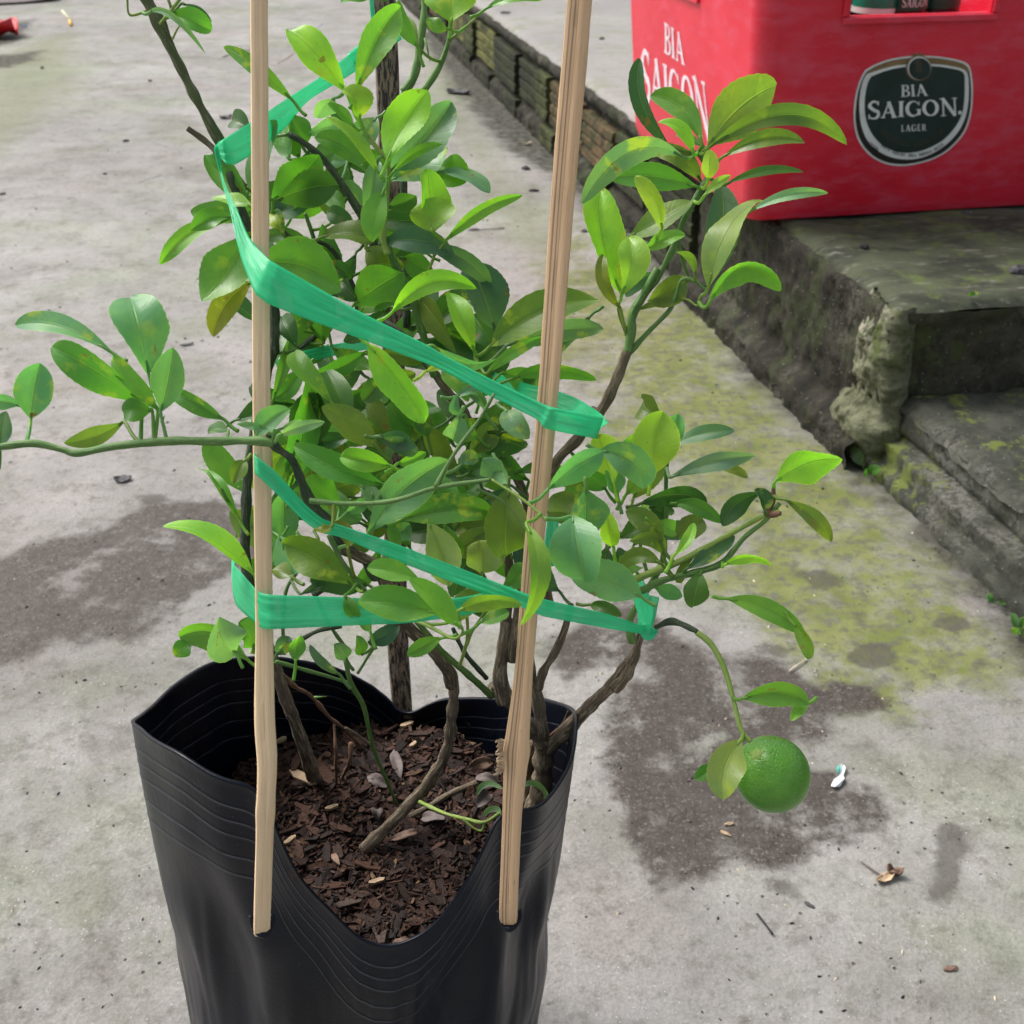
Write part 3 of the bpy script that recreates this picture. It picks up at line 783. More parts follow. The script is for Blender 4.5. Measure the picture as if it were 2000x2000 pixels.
layer(mb, sc_(circ(1035, 385, 150), 1), .0005, 3)
layer(mb, OUT, .0006, 0)
layer(mb, sc_(OUT, .968), .0008, 1)
layer(mb, [(500, 425), (620, 362), (780, 312), (960, 284), (1150, 280), (1320, 298), (1470, 332), (1545, 372), (1572, 440), (1540, 430), (1400, 372), (1170, 345), (880, 352), (700, 385), (495, 450)], .0010, 3)
layer(mb, WH, .0012, 0)
layer(mb, IN, .0014, 2)
layer(mb, circ(1035, 385, 135), .0016, 4)
layer(mb, circ(1040, 388, 122), .0017, 0)
layer(mb, circ(1045, 395, 114), .0018, 2)
for q in [[(990, 430), (1075, 430), (1070, 408), (1000, 408)], [(1005, 405), (1060, 400), (1070, 350), (1040, 300), (1000, 310), (985, 340), (1010, 350), (1000, 380)]]:
    layer(mb, q, .0020, 5)
for q in range(9):       # two faint ears of grain under the wording
    for sgn in (-1, 1):
        t_ = q / 9; cx = 960 + sgn * (40 + 300 * t_); cy = 1180 - 150 * t_ ** 1.5
        for dy in (-16, 18):
            layer(mb, [(cx - 16, cy + dy + 8 * sgn), (cx, cy + dy - 8), (cx + 18, cy + dy - 10 * sgn), (cx, cy + dy + 8)], .0018 + .00003 * (q % 2), 5)
mb.build('badge_sticker', [M['sticker_white'], M['sticker_black'], M['sticker_green'], M['sticker_gold'], M['sticker_gold'], M['sticker_dim']], crate)
mb = MB()
letters(mb, 'BIA', zF, (848, 565), (1108, 553), (1128, 675), (846, 687), nF, .0022)
letters(mb, 'SAIGON', zF, (505, 740), (1440, 702), (1450, 880), (498, 915), nF, .0022, .04, [(1.04, -.04), (.97, .0), (.96, .03), (.96, .03), (.98, .02), (1.04, -.02)])
letters(mb, 'LAGER', zF, (850, 982), (1108, 972), (1110, 1040), (848, 1052), nF, .0022, .14)
layer(mb, circ(1465, 852, 20, 10), .0022, 0)
mb.build('badge_lettering', [M['sticker_white']], crate)
mb = MB()
words = 'BIER BIERE BIA BIRRA BEER'; nW = len(words)
def curve_pt(t_): 
    a = R(128 - 78 * t_); return (960 + 530 * math.cos(a) , 770 + 545 * math.sin(a))
for i_, ch in enumerate(words):
    if ch == ' ': continue
    p0 = curve_pt((i_ - .08) / nW); p1 = curve_pt((i_ + .78) / nW); d_ = (p1[0] - p0[0], p1[1] - p0[1]); l_ = math.hypot(*d_); nn = (d_[1] / l_ * 30, -d_[0] / l_ * 30)
    letters(mb, ch, zF, (p0[0] + nn[0], p0[1] + nn[1]), (p1[0] + nn[0], p1[1] + nn[1]), p1, p0, nF, .0022)
for q in range(3): mb.add([zF(x, y) + nF * .0022 for x, y in ((520 + q * 8, 1165 + q * 32), (522 + q * 8, 1158 + q * 32), (612, 1232 + q * 18), (610, 1240 + q * 18))], [(0, 1, 2, 3)])
mb.build('rim_lettering', [M['sticker_black']], crate)

# ---- bottles in the crate
def revolve(prof, n=28):
    vs, fs = [], []
    for (r_, z) in prof:
        for k_ in range(n): vs.append(Vector((r_ * math.cos(2 * math.pi * k_ / n), r_ * math.sin(2 * math.pi * k_ / n), z)))
    for j in range(len(prof) - 1):
        for k_ in range(n): fs.append((j * n + k_, j * n + (k_ + 1) % n, (j + 1) * n + (k_ + 1) % n, (j + 1) * n + k_))
    return vs, fs
def bottle(x, y, lean, label, wide=.74):
    b = empty('beer_bottle', CR(x, y, .012), label, 'bottle', 'brown bottles standing in the red crate')
    T = Matrix.Translation(CR(x, y, .012)) @ Matrix.Rotation(lean, 4, tuple(B)) @ Matrix.Diagonal((wide, wide, 1, 1)); h_ = hz0 - .012
    def part(nm_, prof, mt):
        v, f = revolve(prof); return mesh_obj(nm_, [T @ q for q in v], f, mt, b)
    part('glass_body', [(.0, .0), (.026, 0), (.029, .004), (.029, h_ + .036), (.026, h_ + .042), (.016, h_ + .046), (.0125, h_ + .049), (.0125, h_ + .062), (.0145, h_ + .063), (.0145, h_ + .066), (.0, h_ + .066)], M['glass'])
    part('cap', [(.0155, h_ + .0615), (.0165, h_ + .062), (.0155, h_ + .068), (.0, h_ + .069)], M['label_green'])
    part('label_band', [(.0294, h_ - .002), (.0294, h_ + .034)], M['label_green'] if label.startswith('left') else M['label_dark'])
    part('label_edge', [(.0296, h_ - .005), (.0296, h_ + .0005)], M['sticker_white']) if label.startswith('left') else None
    return b, T
for bx_, wd_ in ((hx0 - .010, 'leftmost'), (hx0 + .041, 'second from the left'), (hx0 + .092, 'third from the left'), (hx0 + .143, 'rightmost')):
    bottle(bx_, .100, 0, 'dark bottle in the second row inside the red crate, ' + wd_, .86)
for bx, by, ln, lb in ((hx0 + .040, .046, .03, 'left brown bottle with a green label behind the crate hand-hole'),
                       (hx0 + .086, .048, -.02, 'middle bottle with lettered dark green label behind the crate hand-hole'),
                       (hx0 + .126, .056, -.02, 'right dark bottle in the shade behind the crate hand-hole')):
    bt, T = bottle(bx, by, ln, lb)
    if lb.startswith('middle'):
        mb = MB(); ctr = T @ Vector((0, 0, 0)); txt = 'SAIGON'; ws = [glyph(c)[0] for c in txt]; tot = sum(ws) + .3; x_ = 0
        a0 = math.atan2(-B.y, -B.x)
        for c in txt:
            w_, parts = glyph(c)
            for quads_ in parts:
                for q in quads_:
                    vv = []
                    for (gx, gy) in q:
                        aa = a0 + ((x_ + gx) / tot - .5) * 1.35
                        vv.append(T @ Vector((.0298 * math.cos(aa), .0298 * math.sin(aa), hz0 - .012 + .001 + gy * .009)))
                    mb.add(vv, [(0, 1, 2, 3)])
            x_ += w_ + .05
        mb.build('label_lettering', M['sticker_white'], bt)

# ================================================================ the black grow bag
AX = Vector((-.0560, .351, 0)); RB = .0818
RIMF = [(262, 1421), (330, 1470), (397, 1517), (450, 1545), (496, 1567), (515, 1590), (535, 1642), (574, 1705), (624, 1775), (660, 1812), (692, 1840), (742, 1866), (781, 1862), (840, 1836), (889, 1787), (928, 1728), (953, 1660), (975, 1618), (1017, 1590), (1076, 1554), (1108, 1510), (1128, 1455)]
RIMB = [(1137, 1404), (1108, 1374), (1056, 1358), (988, 1360), (904, 1353), (855, 1358), (820, 1371), (791, 1362), (742, 1334), (668, 1300), (594, 1282), (496, 1280), (412, 1292), (348, 1328), (318, 1352)]
def rim_hit(x, y, far):
    r = ray(x, y); ox, oy = -AX.x, -AX.y
    a = r.x ** 2 + r.y ** 2; b = 2 * (r.x * ox + r.y * oy); c = ox * ox + oy * oy - RB * RB
    D = max(0, b * b - 4 * a * c); t = (-b + (1 if far else -1) * math.sqrt(D)) / (2 * a)
    p = Vector((0, 0, CAMZ)) + r * t
    return math.atan2(p.y - AX.y, p.x - AX.x), p.z
tab = [(R(-150), .2580), (R(-162), .2480), (R(-173), .2370), (R(177), .2300)] + [rim_hit(x, y, False) for x, y in RIMF[1:]] + [rim_hit(x, y, True) for x, y in RIMB]
tab = sorted(tab)
ta = np.array([a for a, z in tab]); tz = np.array([z for a, z in tab])
ta = np.concatenate([ta - 2 * math.pi, ta, ta + 2 * math.pi]); tz = np.tile(tz, 3)
NTH = 300
TH_ = np.linspace(-math.pi, math.pi, NTH, endpoint=False)
ZR = np.interp(TH_, ta, tz)
kern = np.hanning(11)[1:-1]; kern /= kern.sum()
for _ in range(2): ZR = np.convolve(np.concatenate([ZR[-4:], ZR, ZR[:4]]), kern, 'valid')
zr = lambda th: float(np.interp((th + math.pi) % (2 * math.pi) - math.pi, np.append(TH_, math.pi), np.append(ZR, ZR[0])))
STK = []      # stake punctures: angle, height
for px, py in ((512, 1808), (998, 1800)):
    STK.append(rim_hit(px, py, False))
BACKTH = rim_hit(815, 1371, True)[0]
def adiff(a, b): return (a - b + math.pi) % (2 * math.pi) - math.pi
def bag_r(th, z):
    q = min(1, max(0, (.228 - z) / .228))
    r = RB - .0115 * q ** 1.0
    for (a, pz) in STK:
        d = adiff(th, a); below = 1 / (1 + math.exp((z - pz) / .004))
        r += below * .0028 * math.exp(-(d / .09) ** 2) * math.exp(-max(0, pz - z) / .10)
        r -= .0035 * math.exp(-((abs(d) - .24) / .12) ** 2) * math.exp(-((z - pz + .02) / .04) ** 2)
        r -= .0035 * math.exp(-(d / .11) ** 2) * (1 - below)
    d = adiff(th, BACKTH); r -= .007 * math.exp(-(d / .13) ** 2) * math.exp(-max(0, zr(th) - z) / .03)
    r += .0022 * math.sin(3 * th + 1.2 + z * 14) * q + .0012 * math.sin(9 * th + z * 30) * q
    r += .0022 * mn.noise(Vector((math.cos(th) * 3.2, math.sin(th) * 3.2, z * 26)))
    r += .0007 * min(1, max(0, (.21 - z) / .04)) * abs(mn.noise(Vector((math.cos(th) * 11, math.sin(th) * 11, z * 14)))) * 2 - .0004
    return r
def bag_c(z):
    return Vector((AX.x - .009 * (.228 - z) / .18, AX.y, 0))
ridges = [.0105, .0165, .0225, .0320, .0410]
ss = sorted(set([0, .001] + [r_ + d for r_ in ridges for d in (-.0014, -.0008, -.00028, .00028, .0008, .0014)] + [.004, .007, .0135, .0195, .027, .0365] ))
def bag_point(th, k, inner):
    z0 = zr(th)
    if k < len(ss):
        s_ = ss[k]; z = z0 - s_
    else:
        q = (k - len(ss) + 1) / 34; s_ = None; z = (z0 - ss[-1]) * (1 - q) + .0005 * q
    r = bag_r(th, z)
    if s_ is not None:
        for i_, rd in enumerate(ridges):
            if abs(s_ - rd) < .0005: r += .00016
        if s_ < .0005: r += .0002
    if inner: r -= .0012
    c = bag_c(z)
    return Vector((c.x + r * math.cos(th), c.y + r * math.sin(th), z)), z
NK = len(ss) + 34
bag = empty('grow_bag', (AX.x - .011, AX.y, 0), 'black ribbed plastic grow bag with dipping rim, holding the lime tree', 'grow bag')
vs, fs, fm = [], [], []
for inner in (False, True):
    for k in range(NK):
        for th in TH_: vs.append(bag_point(th, k, inner)[0])
OI = NK * NTH
isr = lambda k: k + 1 < len(ss) and any(abs(ss[k] - rd) < .0005 and abs(ss[k + 1] - rd) < .0005 for rd in ridges)
for k in range(NK - 1):
    for i in range(NTH):
        i2 = (i + 1) % NTH
        fs.append((k * NTH + i2, k * NTH + i, (k + 1) * NTH + i, (k + 1) * NTH + i2)); fm.append(1 if isr(k) else 0)
        fs.append((OI + k * NTH + i, OI + k * NTH + i2, OI + (k + 1) * NTH + i2, OI + (k + 1) * NTH + i)); fm.append(1 if isr(k) else 0)
for i in range(NTH):
    i2 = (i + 1) % NTH; fs.append((i, i2, OI + i2, OI + i)); fm.append(0)
fs.append(tuple((NK - 1) * NTH + i for i in range(NTH))); fm.append(0)
mesh_obj('bag_wall', vs, fs, None, bag, True, mats=[M['bag'], M['bagline']], fmat=fm)

# ---- potting soil with bark mulch: one uncountable mass
SZL = .163
def soil_z(x, y): return SZL + .005 * mn.noise(Vector((x * 28, y * 28, 3))) + .002 * mn.noise(Vector((x * 90, y * 90, 1))) - .010 * max(0, (.33 - y) / .06) * 0
mb = MB(); NR, NS = 26, 72
for j in range(NR + 1):
    for i in range(NS):
        th = 2 * math.pi * i / NS; r = (bag_r(th, SZL) - .0022) * j / NR
        x, y = AX.x - .0033 + r * math.cos(th), AX.y + r * math.sin(th)
        mb.v.append((x, y, soil_z(x, y) - .002 - (.004 if j == NR else 0)))
for j in range(NR):
    for i in range(NS):
        i2 = (i + 1) % NS; mb.f.append((j * NS + i, j * NS + i2, (j + 1) * NS + i2, (j + 1) * NS + i)); mb.m.append(0)
mb.c = [(.02, .012, .009)] * len(mb.v)
def chip(mb, x, y, z, L, w_, th_, yaw, pit, rol, col, mi=1):
    Rm = Matrix.Rotation(yaw, 3, 'Z') @ Matrix.Rotation(pit, 3, 'Y') @ Matrix.Rotation(rol, 3, 'X')
    a = Rm @ Vector((L, 0, 0)); b = Rm @ Vector((0, w_, 0)); c = Rm @ Vector((0, 0, th_)); o = Vector((x, y, z)) - a * .5 - b * .5
    vs = [o + b * .3, o + b * .8, o + a * .6, o + a + b * .35, o + a * .95 + b * .7, o + a * .55 + b * 1.0]
    vs = vs + [v + c for v in vs]
    mb.add(vs, [(0, 2, 3, 4, 5, 1), (6, 7, 11, 10, 9, 8), (0, 6, 8, 2), (2, 8, 9, 3), (3, 9, 10, 4), (4, 10, 11, 5), (5, 11, 7, 1), (1, 7, 6, 0)], mi, col)
palette = [(.026, .011, .007), (.038, .016, .010), (.050, .021, .013), (.068, .030, .018), (.018, .009, .007), (.042, .022, .017), (.085, .042, .026), (.013, .007, .006)]
r2 = random.Random(5)
for i in range(11000):
    th = r2.uniform(0, 2 * math.pi); r = (bag_r(th, SZL) - .0065) * math.sqrt(r2.random())
    x, y = AX.x - .0033 + r * math.cos(th), AX.y + r * math.sin(th)
    L = r2.choice([.003, .004, .005, .0045, .0065, .0095]) * r2.uniform(.55, 1.1)
    col = r2.choice(palette)
    if r2.random() < .018: col = (.20, .12, .07)
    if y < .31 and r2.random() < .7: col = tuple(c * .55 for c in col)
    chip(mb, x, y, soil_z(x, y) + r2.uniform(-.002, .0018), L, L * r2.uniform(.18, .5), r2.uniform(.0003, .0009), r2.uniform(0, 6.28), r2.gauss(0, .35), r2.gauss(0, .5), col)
for i in range(200):
    th = r2.uniform(0, 2 * math.pi); r = (bag_r(th, SZL) - .012) * math.sqrt(r2.random()); x, y = AX.x - .0033 + r * math.cos(th), AX.y + r * math.sin(th)
    L = r2.uniform(.008, .014); chip(mb, x, y, soil_z(x, y) + r2.uniform(.0, .0022), L, L * r2.uniform(.25, .5), .0006, r2.uniform(0, 6.28), r2.gauss(0, .22), r2.gauss(0, .3), r2.choice(palette + [(.075, .05, .042)]))
soil = mb.build('potting_mulch', [M['soil'], M['chip']], None, False)
tag(soil, 'dark damp soil and shredded bark mulch filling the black grow bag', 'mulch', kind='stuff')

# ================================================================ leaves: one builder for living and dead ones
PROF = [(0, .05), (.05, .16), (.12, .36), (.22, .62), (.34, .85), (.46, .98), (.55, 1.0), (.66, .95), (.77, .86), (.86, .71), (.93, .51), (.98, .27), (1, .08)]
PT, PW = [p[0] for p in PROF], [p[1] for p in PROF]
NU, NV = 8, 24
def make_leaf(name, Bp, Tp, width, bend, arch, roll, fold, wave, parent, mat, color, petiole=None, prad=.0006, seed=0, tipcurl=0.0, facing=None):
    """Bp, Tp: blade base and tip; bend: sideways bow (m); arch: bow towards the viewer side (m)"""
    rr = random.Random(seed)
    ax = Tp - Bp; L = ax.length; a = ax / L
    mid = (Bp + Tp) / 2; view = facing if facing is not None else (Vector((0, 0, CAMZ)) - mid).normalized()
    side = a.cross(view)
    if side.length < 1e-4: side = a.orthogonal()
    side.normalize()                                   # right-hand side when going base -> tip, as seen
    n = side.cross(a).normalized()
    vs, fs, uv = [], [], []
    ph = rr.uniform(0, 6.28)
    wp = rr.uniform(.84, 1.16); acu = rr.choice([rr.uniform(0, .3), rr.uniform(.1, .75)]); asy = rr.uniform(-.10, .10)
    for j in range(NV + 1):
        t = j / NV
        arc = 4 * t * (1 - t)
        skew = arc * (1 + .25 * (t - .5))
        c = Bp + a * (L * t) + side * bend * skew + n * arch * arc - n * tipcurl * L * max(0, t - .6) ** 2 * 4
        dtan = a * L + side * bend * (4 - 8 * t) + n * arch * (4 - 8 * t)
        s2 = dtan.cross(n).normalized(); s2 = s2 if s2.dot(side) > 0 else -s2
        tn = dtan.normalized(); n2 = s2.cross(tn).normalized()
        rl = roll + .34 * math.sin(2.6 * t + ph)
        s3 = s2 * math.cos(rl) + n2 * math.sin(rl); n3 = n2 * math.cos(rl) - s2 * math.sin(rl)
        tt = t ** wp; wq = float(np.interp(tt, PT, PW))
        if tt > .5: wq *= 1 - acu * .50 * ((tt - .5) / .5) ** 1.6 * (1 - .35 * (tt > .97))
        wq *= 1 + .035 * mn.noise(Vector((t * 5, seed * .7, 0)))
        hw = width / 2 * wq / max(.5, math.cos(roll))
        for i in range(NU + 1):
            u = -1 + 2 * i / NU
            ser = 1 + (.019 * (1 if j % 2 else -1) if abs(u) == 1 and 2 < j < NV else 0)
            off = n3 * (-fold * abs(u) * hw * (1.1 - .2 * abs(u)) * -1)
            wv = n3 * (wave * width * .10 * math.sin(7 * t + ph + (2.2 if u > 0 else 0)) * abs(u) ** 1.5)
            vs.append(c + s3 * (u * hw * ser * (1 + asy * (1 if u > 0 else -1))) + off + wv); uv.append((u, t))
    n_ = NU + 1
    for j in range(NV):
        for i in range(NU): fs.append((j * n_ + i, j * n_ + i + 1, (j + 1) * n_ + i + 1, (j + 1) * n_ + i))
    if petiole is not None:
        P0 = petiole; d = (Bp - P0)
        m_ = (P0 + Bp) / 2 - Vector((0, 0, 1)) * d.length * .08
        ctr = catmull([P0, m_, Bp, Bp + (vs[n_ * 3 + NU // 2] - Bp) * .9], 4)
        tv, tf, tu = tube([(*p, prad * (1 - .35 * i / len(ctr))) for i, p in enumerate(ctr)], 6)
        b0 = len(vs); vs += tv; fs += [tuple(i + b0 for i in f) for f in tf]; uv += [(.0, .02)] * len(tv)
    o = mesh_obj(name, vs, fs, mat, parent, True, uv)
    o.color = (*color, 1)
    return o

# ================================================================ the lime tree
REG = {'1': (0, 0, 700 / 1932), '2': (400, 0, 600 / 1932), '3': (700, 300, 600 / 1932), '4': (1050, 50, 650 / 1932), '5': (0, 550, 700 / 1932), '6': (450, 750, 600 / 1932), '7': (950, 750, 750 / 1932), '8': (250, 1200, 950 / 1932), '9': (1100, 1200, 900 / 1932), '0': (0, 0, 1), 'k': (450, 1280, 700 / 1932)}
def Z(reg, x, y):
    ox, oy, s_ = REG[reg]; return ox + x * s_, oy + y * s_
rootp = G(1050, 1540, SZL)
tree = empty('lime_tree', rootp, 'young potted lime tree with glossy green leaves and one hanging green lime', 'tree')
BRP = []       # sampled branch points for attaching petioles: px, py, point
def branch(name, reg, pts, d0, d1, w0, w1, mat, knob=.3, sides=10, dlist=None):
    """pts in a measured region; d0..d1 distance from the lens along it; w = thickness in photo pixels"""
    P = [Z(reg, x, y) for x, y in pts]; n = len(P)
    Ls = [0]
    for i in range(1, n): Ls.append(Ls[-1] + math.hypot(P[i][0] - P[i - 1][0], P[i][1] - P[i - 1][1]))
    q = []
    for i in range(n):
        t = Ls[i] / Ls[-1]; d = dlist[i] if dlist else d0 + (d1 - d0) * t
        q.append((*W(P[i][0], P[i][1], d), (w0 + (w1 - w0) * t) / 2 * d / FPX))
    sm = catmull(q, 8)
    for s_ in sm[::2]:
        BRP.append(Vector(s_[:3]))
    v, f, u = tube(sm, max(sides, 12) if mat is bk else sides, knob, seed=len(BRP))
    u = [(a, b_ * 10) for a, b_ in u]
    return mesh_obj(name, v, f, mat, tree, True, u)
bk, dk, gr, lg, tw = M['bark'], M['darkbark'], M['green'], M['lime_stem'], M['twig']
ds = lambda x, y: depth_on(x, y, SZL - .004)
# trunk and main limbs (right side of the bag)
branch('trunk', '8', [(1622, 775), (1640, 700), (1648, 600), (1650, 510)], 0, 0, 46, 34, bk, 0.25, 14, [.495, .487, .478, .470])
branch('trunk', '8', [(1590, 760), (1592, 650), (1600, 540), (1640, 480)], 0, 0, 20, 22, bk, 0.25, 12, [.50, .492, .482, .470])
branch('branch', '8', [(1650, 540), (1640, 430), (1625, 320), (1600, 240)], .472, .455, 30, 20, bk, 0.23)
branch('branch', '0', [(1037, 1318), (1030, 1250), (1018, 1170), (1020, 1080), (1030, 1010)], .455, .425, 20, 14, bk, 0.20)
branch('branch', '8', [(1650, 520), (1590, 440), (1510, 345), (1440, 285)], .47, .46, 30, 24, bk, 0.30)
branch('branch', '8', [(1500, 345), (1478, 250), (1490, 140), (1505, 20)], .458, .445, 34, 24, bk, 0.25)
branch('branch', '0', [(988, 1210), (996, 1130), (985, 1040), (950, 960)], .445, .43, 22, 14, bk, 0.20)
branch('branch', '8', [(1668, 540), (1740, 460), (1830, 370), (1932, 270), (1990, 190)], .472, .43, 30, 24, bk, 0.30)
branch('branch', '7', [(650, 1530), (710, 1460), (745, 1370), (780, 1250)], .432, .41, 24, 15, bk, .35)
branch('branch', '7', [(735, 1300), (722, 1190), (780, 1080), (845, 980), (890, 870), (900, 700), (905, 450), (912, 370)], .41, .385, 16, 7, gr, .3)
branch('branch', '7', [(262, 1530), (290, 1440), (345, 1350), (395, 1230), (425, 1110)], .455, .43, 18, 13, bk, .3)
branch('branch', '7', [(740, 985), (880, 930), (1000, 880), (1120, 815), (1260, 735), (1400, 660), (1470, 645)], .40, .375, 15, 11, lg, .35)
branch('branch', '7', [(780, 1040), (900, 985), (1080, 940), (1190, 895), (1300, 770), (1400, 690), (1475, 600)], .395, .375, 15, 9, gr, .35)
branch('branch', '7', [(1410, 660), (1440, 600), (1445, 520)], .377, .375, 13, 8, tw, .9)
branch('branch', '7', [(1400, 655), (1440, 655), (1480, 650)], .377, .373, 10, 17, tw, 1.0)
branch('fruit_stalk', '7', [(850, 1225), (930, 1195), (1040, 1235), (1060, 1250)], .40, .385, 11, 12, dk, .5)
branch('fruit_stalk', '7', [(1060, 1250), (1130, 1310), (1195, 1425), (1240, 1580), (1280, 1735), (1330, 1800)], .385, .378, 13, 9, lg, .35)
# limb that climbs to the red crate
branch('branch', '0', [(1000, 1290), (1020, 1150), (1040, 1010), (1085, 905), (1130, 855), (1165, 800)], .45, .405, 24, 21, bk, 0.25)
branch('branch', '3', [(1500, 1650), (1560, 1560), (1640, 1380), (1690, 1240)], .405, .395, 22, 20, bk, 0.30)
branch('branch', '3', [(1690, 1250), (1715, 1120), (1722, 1000), (1790, 890), (1880, 720)], .395, .39, 19, 13, gr, .5)
branch('branch', '4', [(530, 1780), (575, 1640), (680, 1480), (780, 1310), (840, 1150), (930, 980), (1000, 850), (960, 780), (930, 735)], .395, .385, 15, 11, gr, .35)
branch('branch', '4', [(530, 1900), (640, 1780), (760, 1660), (800, 1580), (835, 1480), (905, 1480), (985, 1540)], .397, .385, 12, 6, gr, .4)
branch('twig', '4', [(800, 1580), (870, 1590), (925, 1625), (945, 1575), (985, 1540)], .392, .384, 5, 5, lg, .3, 6)
branch('twig', '4', [(490, 1560), (470, 1650), (520, 1800)], .385, .395, 6, 9, lg, .2, 8)
branch('twig', '4', [(500, 1490), (560, 1390), (620, 1310)], .385, .38, 6, 7, lg, .2, 6)
# long green diagonal in the crown
branch('branch', '0', [(1075, 1190), (1035, 1000), (990, 900), (935, 845), (900, 800), (850, 730)], .452, .42, 20, 17, bk, 0.17)
branch('branch', '3', [(480, 1400), (430, 1215), (380, 1050), (330, 880), (240, 720), (160, 520)], .42, .395, 17, 15, gr, .3)
branch('branch', '2', [(1150, 1600), (1120, 1480), (1140, 1300), (1150, 1150), (1150, 1020), (1080, 930), (990, 800)], .395, .385, 14, 7, lg, .35)
branch('branch', '2', [(1100, 1620), (980, 1350), (880, 1190), (760, 1020), (640, 910), (530, 845)], .41, .40, 17, 12, dk, .3)
branch('branch', '0', [(700, 620), (690, 560), (640, 480), (575, 470), (530, 420)], .43, .41, 11, 8, dk, .3)
branch('branch', '2', [(700, 1550), (670, 1450), (630, 1340)], .425, .42, 9, 7, gr, .3, 8)
branch('branch', '0', [(850, 730), (770, 640), (700, 620), (640, 640), (560, 700)], .425, .44, 14, 10, dk, .3)
branch('branch', '2', [(1250, 580), (1320, 470), (1350, 300), (1375, 130), (1385, -60)], .425, .42, 17, 14, gr, .35)
branch('branch', '2', [(1380, 570), (1470, 430), (1530, 270), (1545, 150), (1550, 40)], .42, .41, 12, 8, gr, .35)
branch('branch', '0', [(795, 640), (790, 430), (785, 260), (790, 180)], .435, .425, 15, 15, dk, .3)
branch('twig', '2', [(1540, 250), (1640, 170), (1750, 70)], .415, .41, 7, 5, lg, .6, 6)
branch('twig', '3', [(440, 740), (480, 620), (470, 490)], .395, .39, 7, 5, lg, .25, 6)
branch('twig', '3', [(480, 640), (550, 550)], .392, .388, 5, 4, lg, .25, 6)
branch('twig', '3', [(735, 1500), (738, 1360), (735, 1250)], .40, .38, 8, 6, lg, .25, 6)
# left limb and its offshoots
branch('branch', '8', [(748, 680), (700, 530), (645, 380), (600, 260), (560, 130)], 0, 0, 28, 22, bk, 0.25, 12, [ds(*Z('8', 748, 680)), .478, .462, .445, .43])
branch('branch', '0', [(530, 1275), (500, 1190), (480, 1100), (480, 1000), (487, 900), (505, 800), (535, 680)], .43, .405, 20, 19, dk, .25, 12)
branch('branch', '0', [(535, 690), (535, 600), (515, 520), (480, 430), (447, 335)], .405, .38, 20, 17, dk, .3)
branch('branch', '1', [(1240, 950), (1205, 800), (1140, 680), (1050, 520), (965, 350), (870, 150), (790, 0), (770, -60)], .382, .365, 19, 23, M['olivebark'], .5, 12)
branch('branch', '1', [(1320, 1010), (1220, 880), (1120, 770), (1010, 690)], .385, .375, 14, 12, bk, 0.40)
branch('twig', '1', [(860, 130), (920, 60), (980, -20)], .365, .36, 5, 8, lg, .3, 6)
branch('twig', '1', [(790, 60), (700, 80), (685, -10)], .366, .36, 6, 5, lg, .3, 6)
branch('twig', '1', [(880, 110), (920, 50), (900, -20)], .366, .36, 5, 6, lg, .3, 6)
branch('twig', '1', [(930, 210), (960, 150), (985, 120)], .366, .36, 5, 4, lg, .3, 6)
# the long shoot that reaches left in front of the stake
branch('branch', '5', [(1475, 870), (1380, 858), (1150, 860), (900, 860), (620, 888), (420, 925), (330, 905), (180, 872), (0, 890), (-120, 900)], .345, .335, 17, 14, gr, .3, 12)
branch('branch', '6', [(240, 320), (290, 400), (390, 480), (450, 620), (500, 730), (600, 850), (710, 1010), (850, 1110), (930, 1200)], .345, .40, 14, 24, dk, .5, 12)
branch('branch', '6', [(700, 1040), (820, 1090), (920, 1150), (1000, 1330), (1110, 1520), (1250, 1650), (1360, 1790), (1390, 1900)], .385, .45, 20, 26, bk, 0.25, 12)
branch('branch', '8', [(1230, 175), (1290, 250), (1285, 420), (1262, 550), (1200, 660), (1130, 740), (1060, 815), (935, 935)], 0, 0, 20, 25, bk, .45, 14, [.45, .452, .462, .472, .478, .482, .478, ds(*Z('8', 935, 935)) - .006])
branch('twig', 'k', [(1460, 640), (1200, 740), (1060, 820), (900, 900)], 0, 0, 14, 10, bk, 0.30, 8, [ds(*Z('k', 1460, 640)) - .01, ds(*Z('k', 1200, 740)) - .008, ds(*Z('k', 1060, 820)) - .01, ds(*Z('k', 900, 900)) - .002])
branch('branch', '6', [(500, 735), (700, 752), (880, 750), (1050, 728), (1280, 655), (1500, 620), (1640, 600)], .355, .345, 11, 9, gr, .3)
branch('branch', '6', [(1640, 600), (1800, 700), (1932, 800), (1990, 860)], .345, .34, 6, 6, lg, .3, 8)
branch('branch', '6', [(1290, 650), (1400, 450), (1560, 230), (1660, 60)], .348, .345, 10, 6, gr, .4, 8)
branch('twig', '6', [(1550, 660), (1700, 730), (1800, 830), (1890, 960)], .347, .345, 6, 4, gr, .5, 6)
branch('twig', '6', [(620, 950), (700, 1110), (760, 1190), (850, 1300)], .365, .37, 12, 9, gr, .3, 8)
branch('twig', '6', [(1170, 1490), (1330, 1680), (1500, 1830), (1640, 1960)], .40, .455, 12, 14, gr, .3, 8)
branch('twig', '6', [(1400, 1540), (1480, 1700), (1610, 1850)], .42, .45, 9, 12, dk, .4, 8)
branch('twig', '6', [(1485, 1430), (1490, 1600), (1440, 1780)], .40, .42, 7, 7, lg, .3, 6)
branch('twig', '6', [(1600, 1430), (1520, 1560), (1490, 1640)], .40, .41, 5, 6, lg, .3, 6)
branch('twig', '6', [(1140, 1480), (1260, 1530), (1400, 1600), (1460, 1560), (1440, 1500)], .375, .355, 8, 5, lg, .3, 6)
branch('twig', '6', [(340, 1700), (330, 1500), (350, 1300), (420, 1180)], .43, .42, 8, 7, gr, .3, 6)
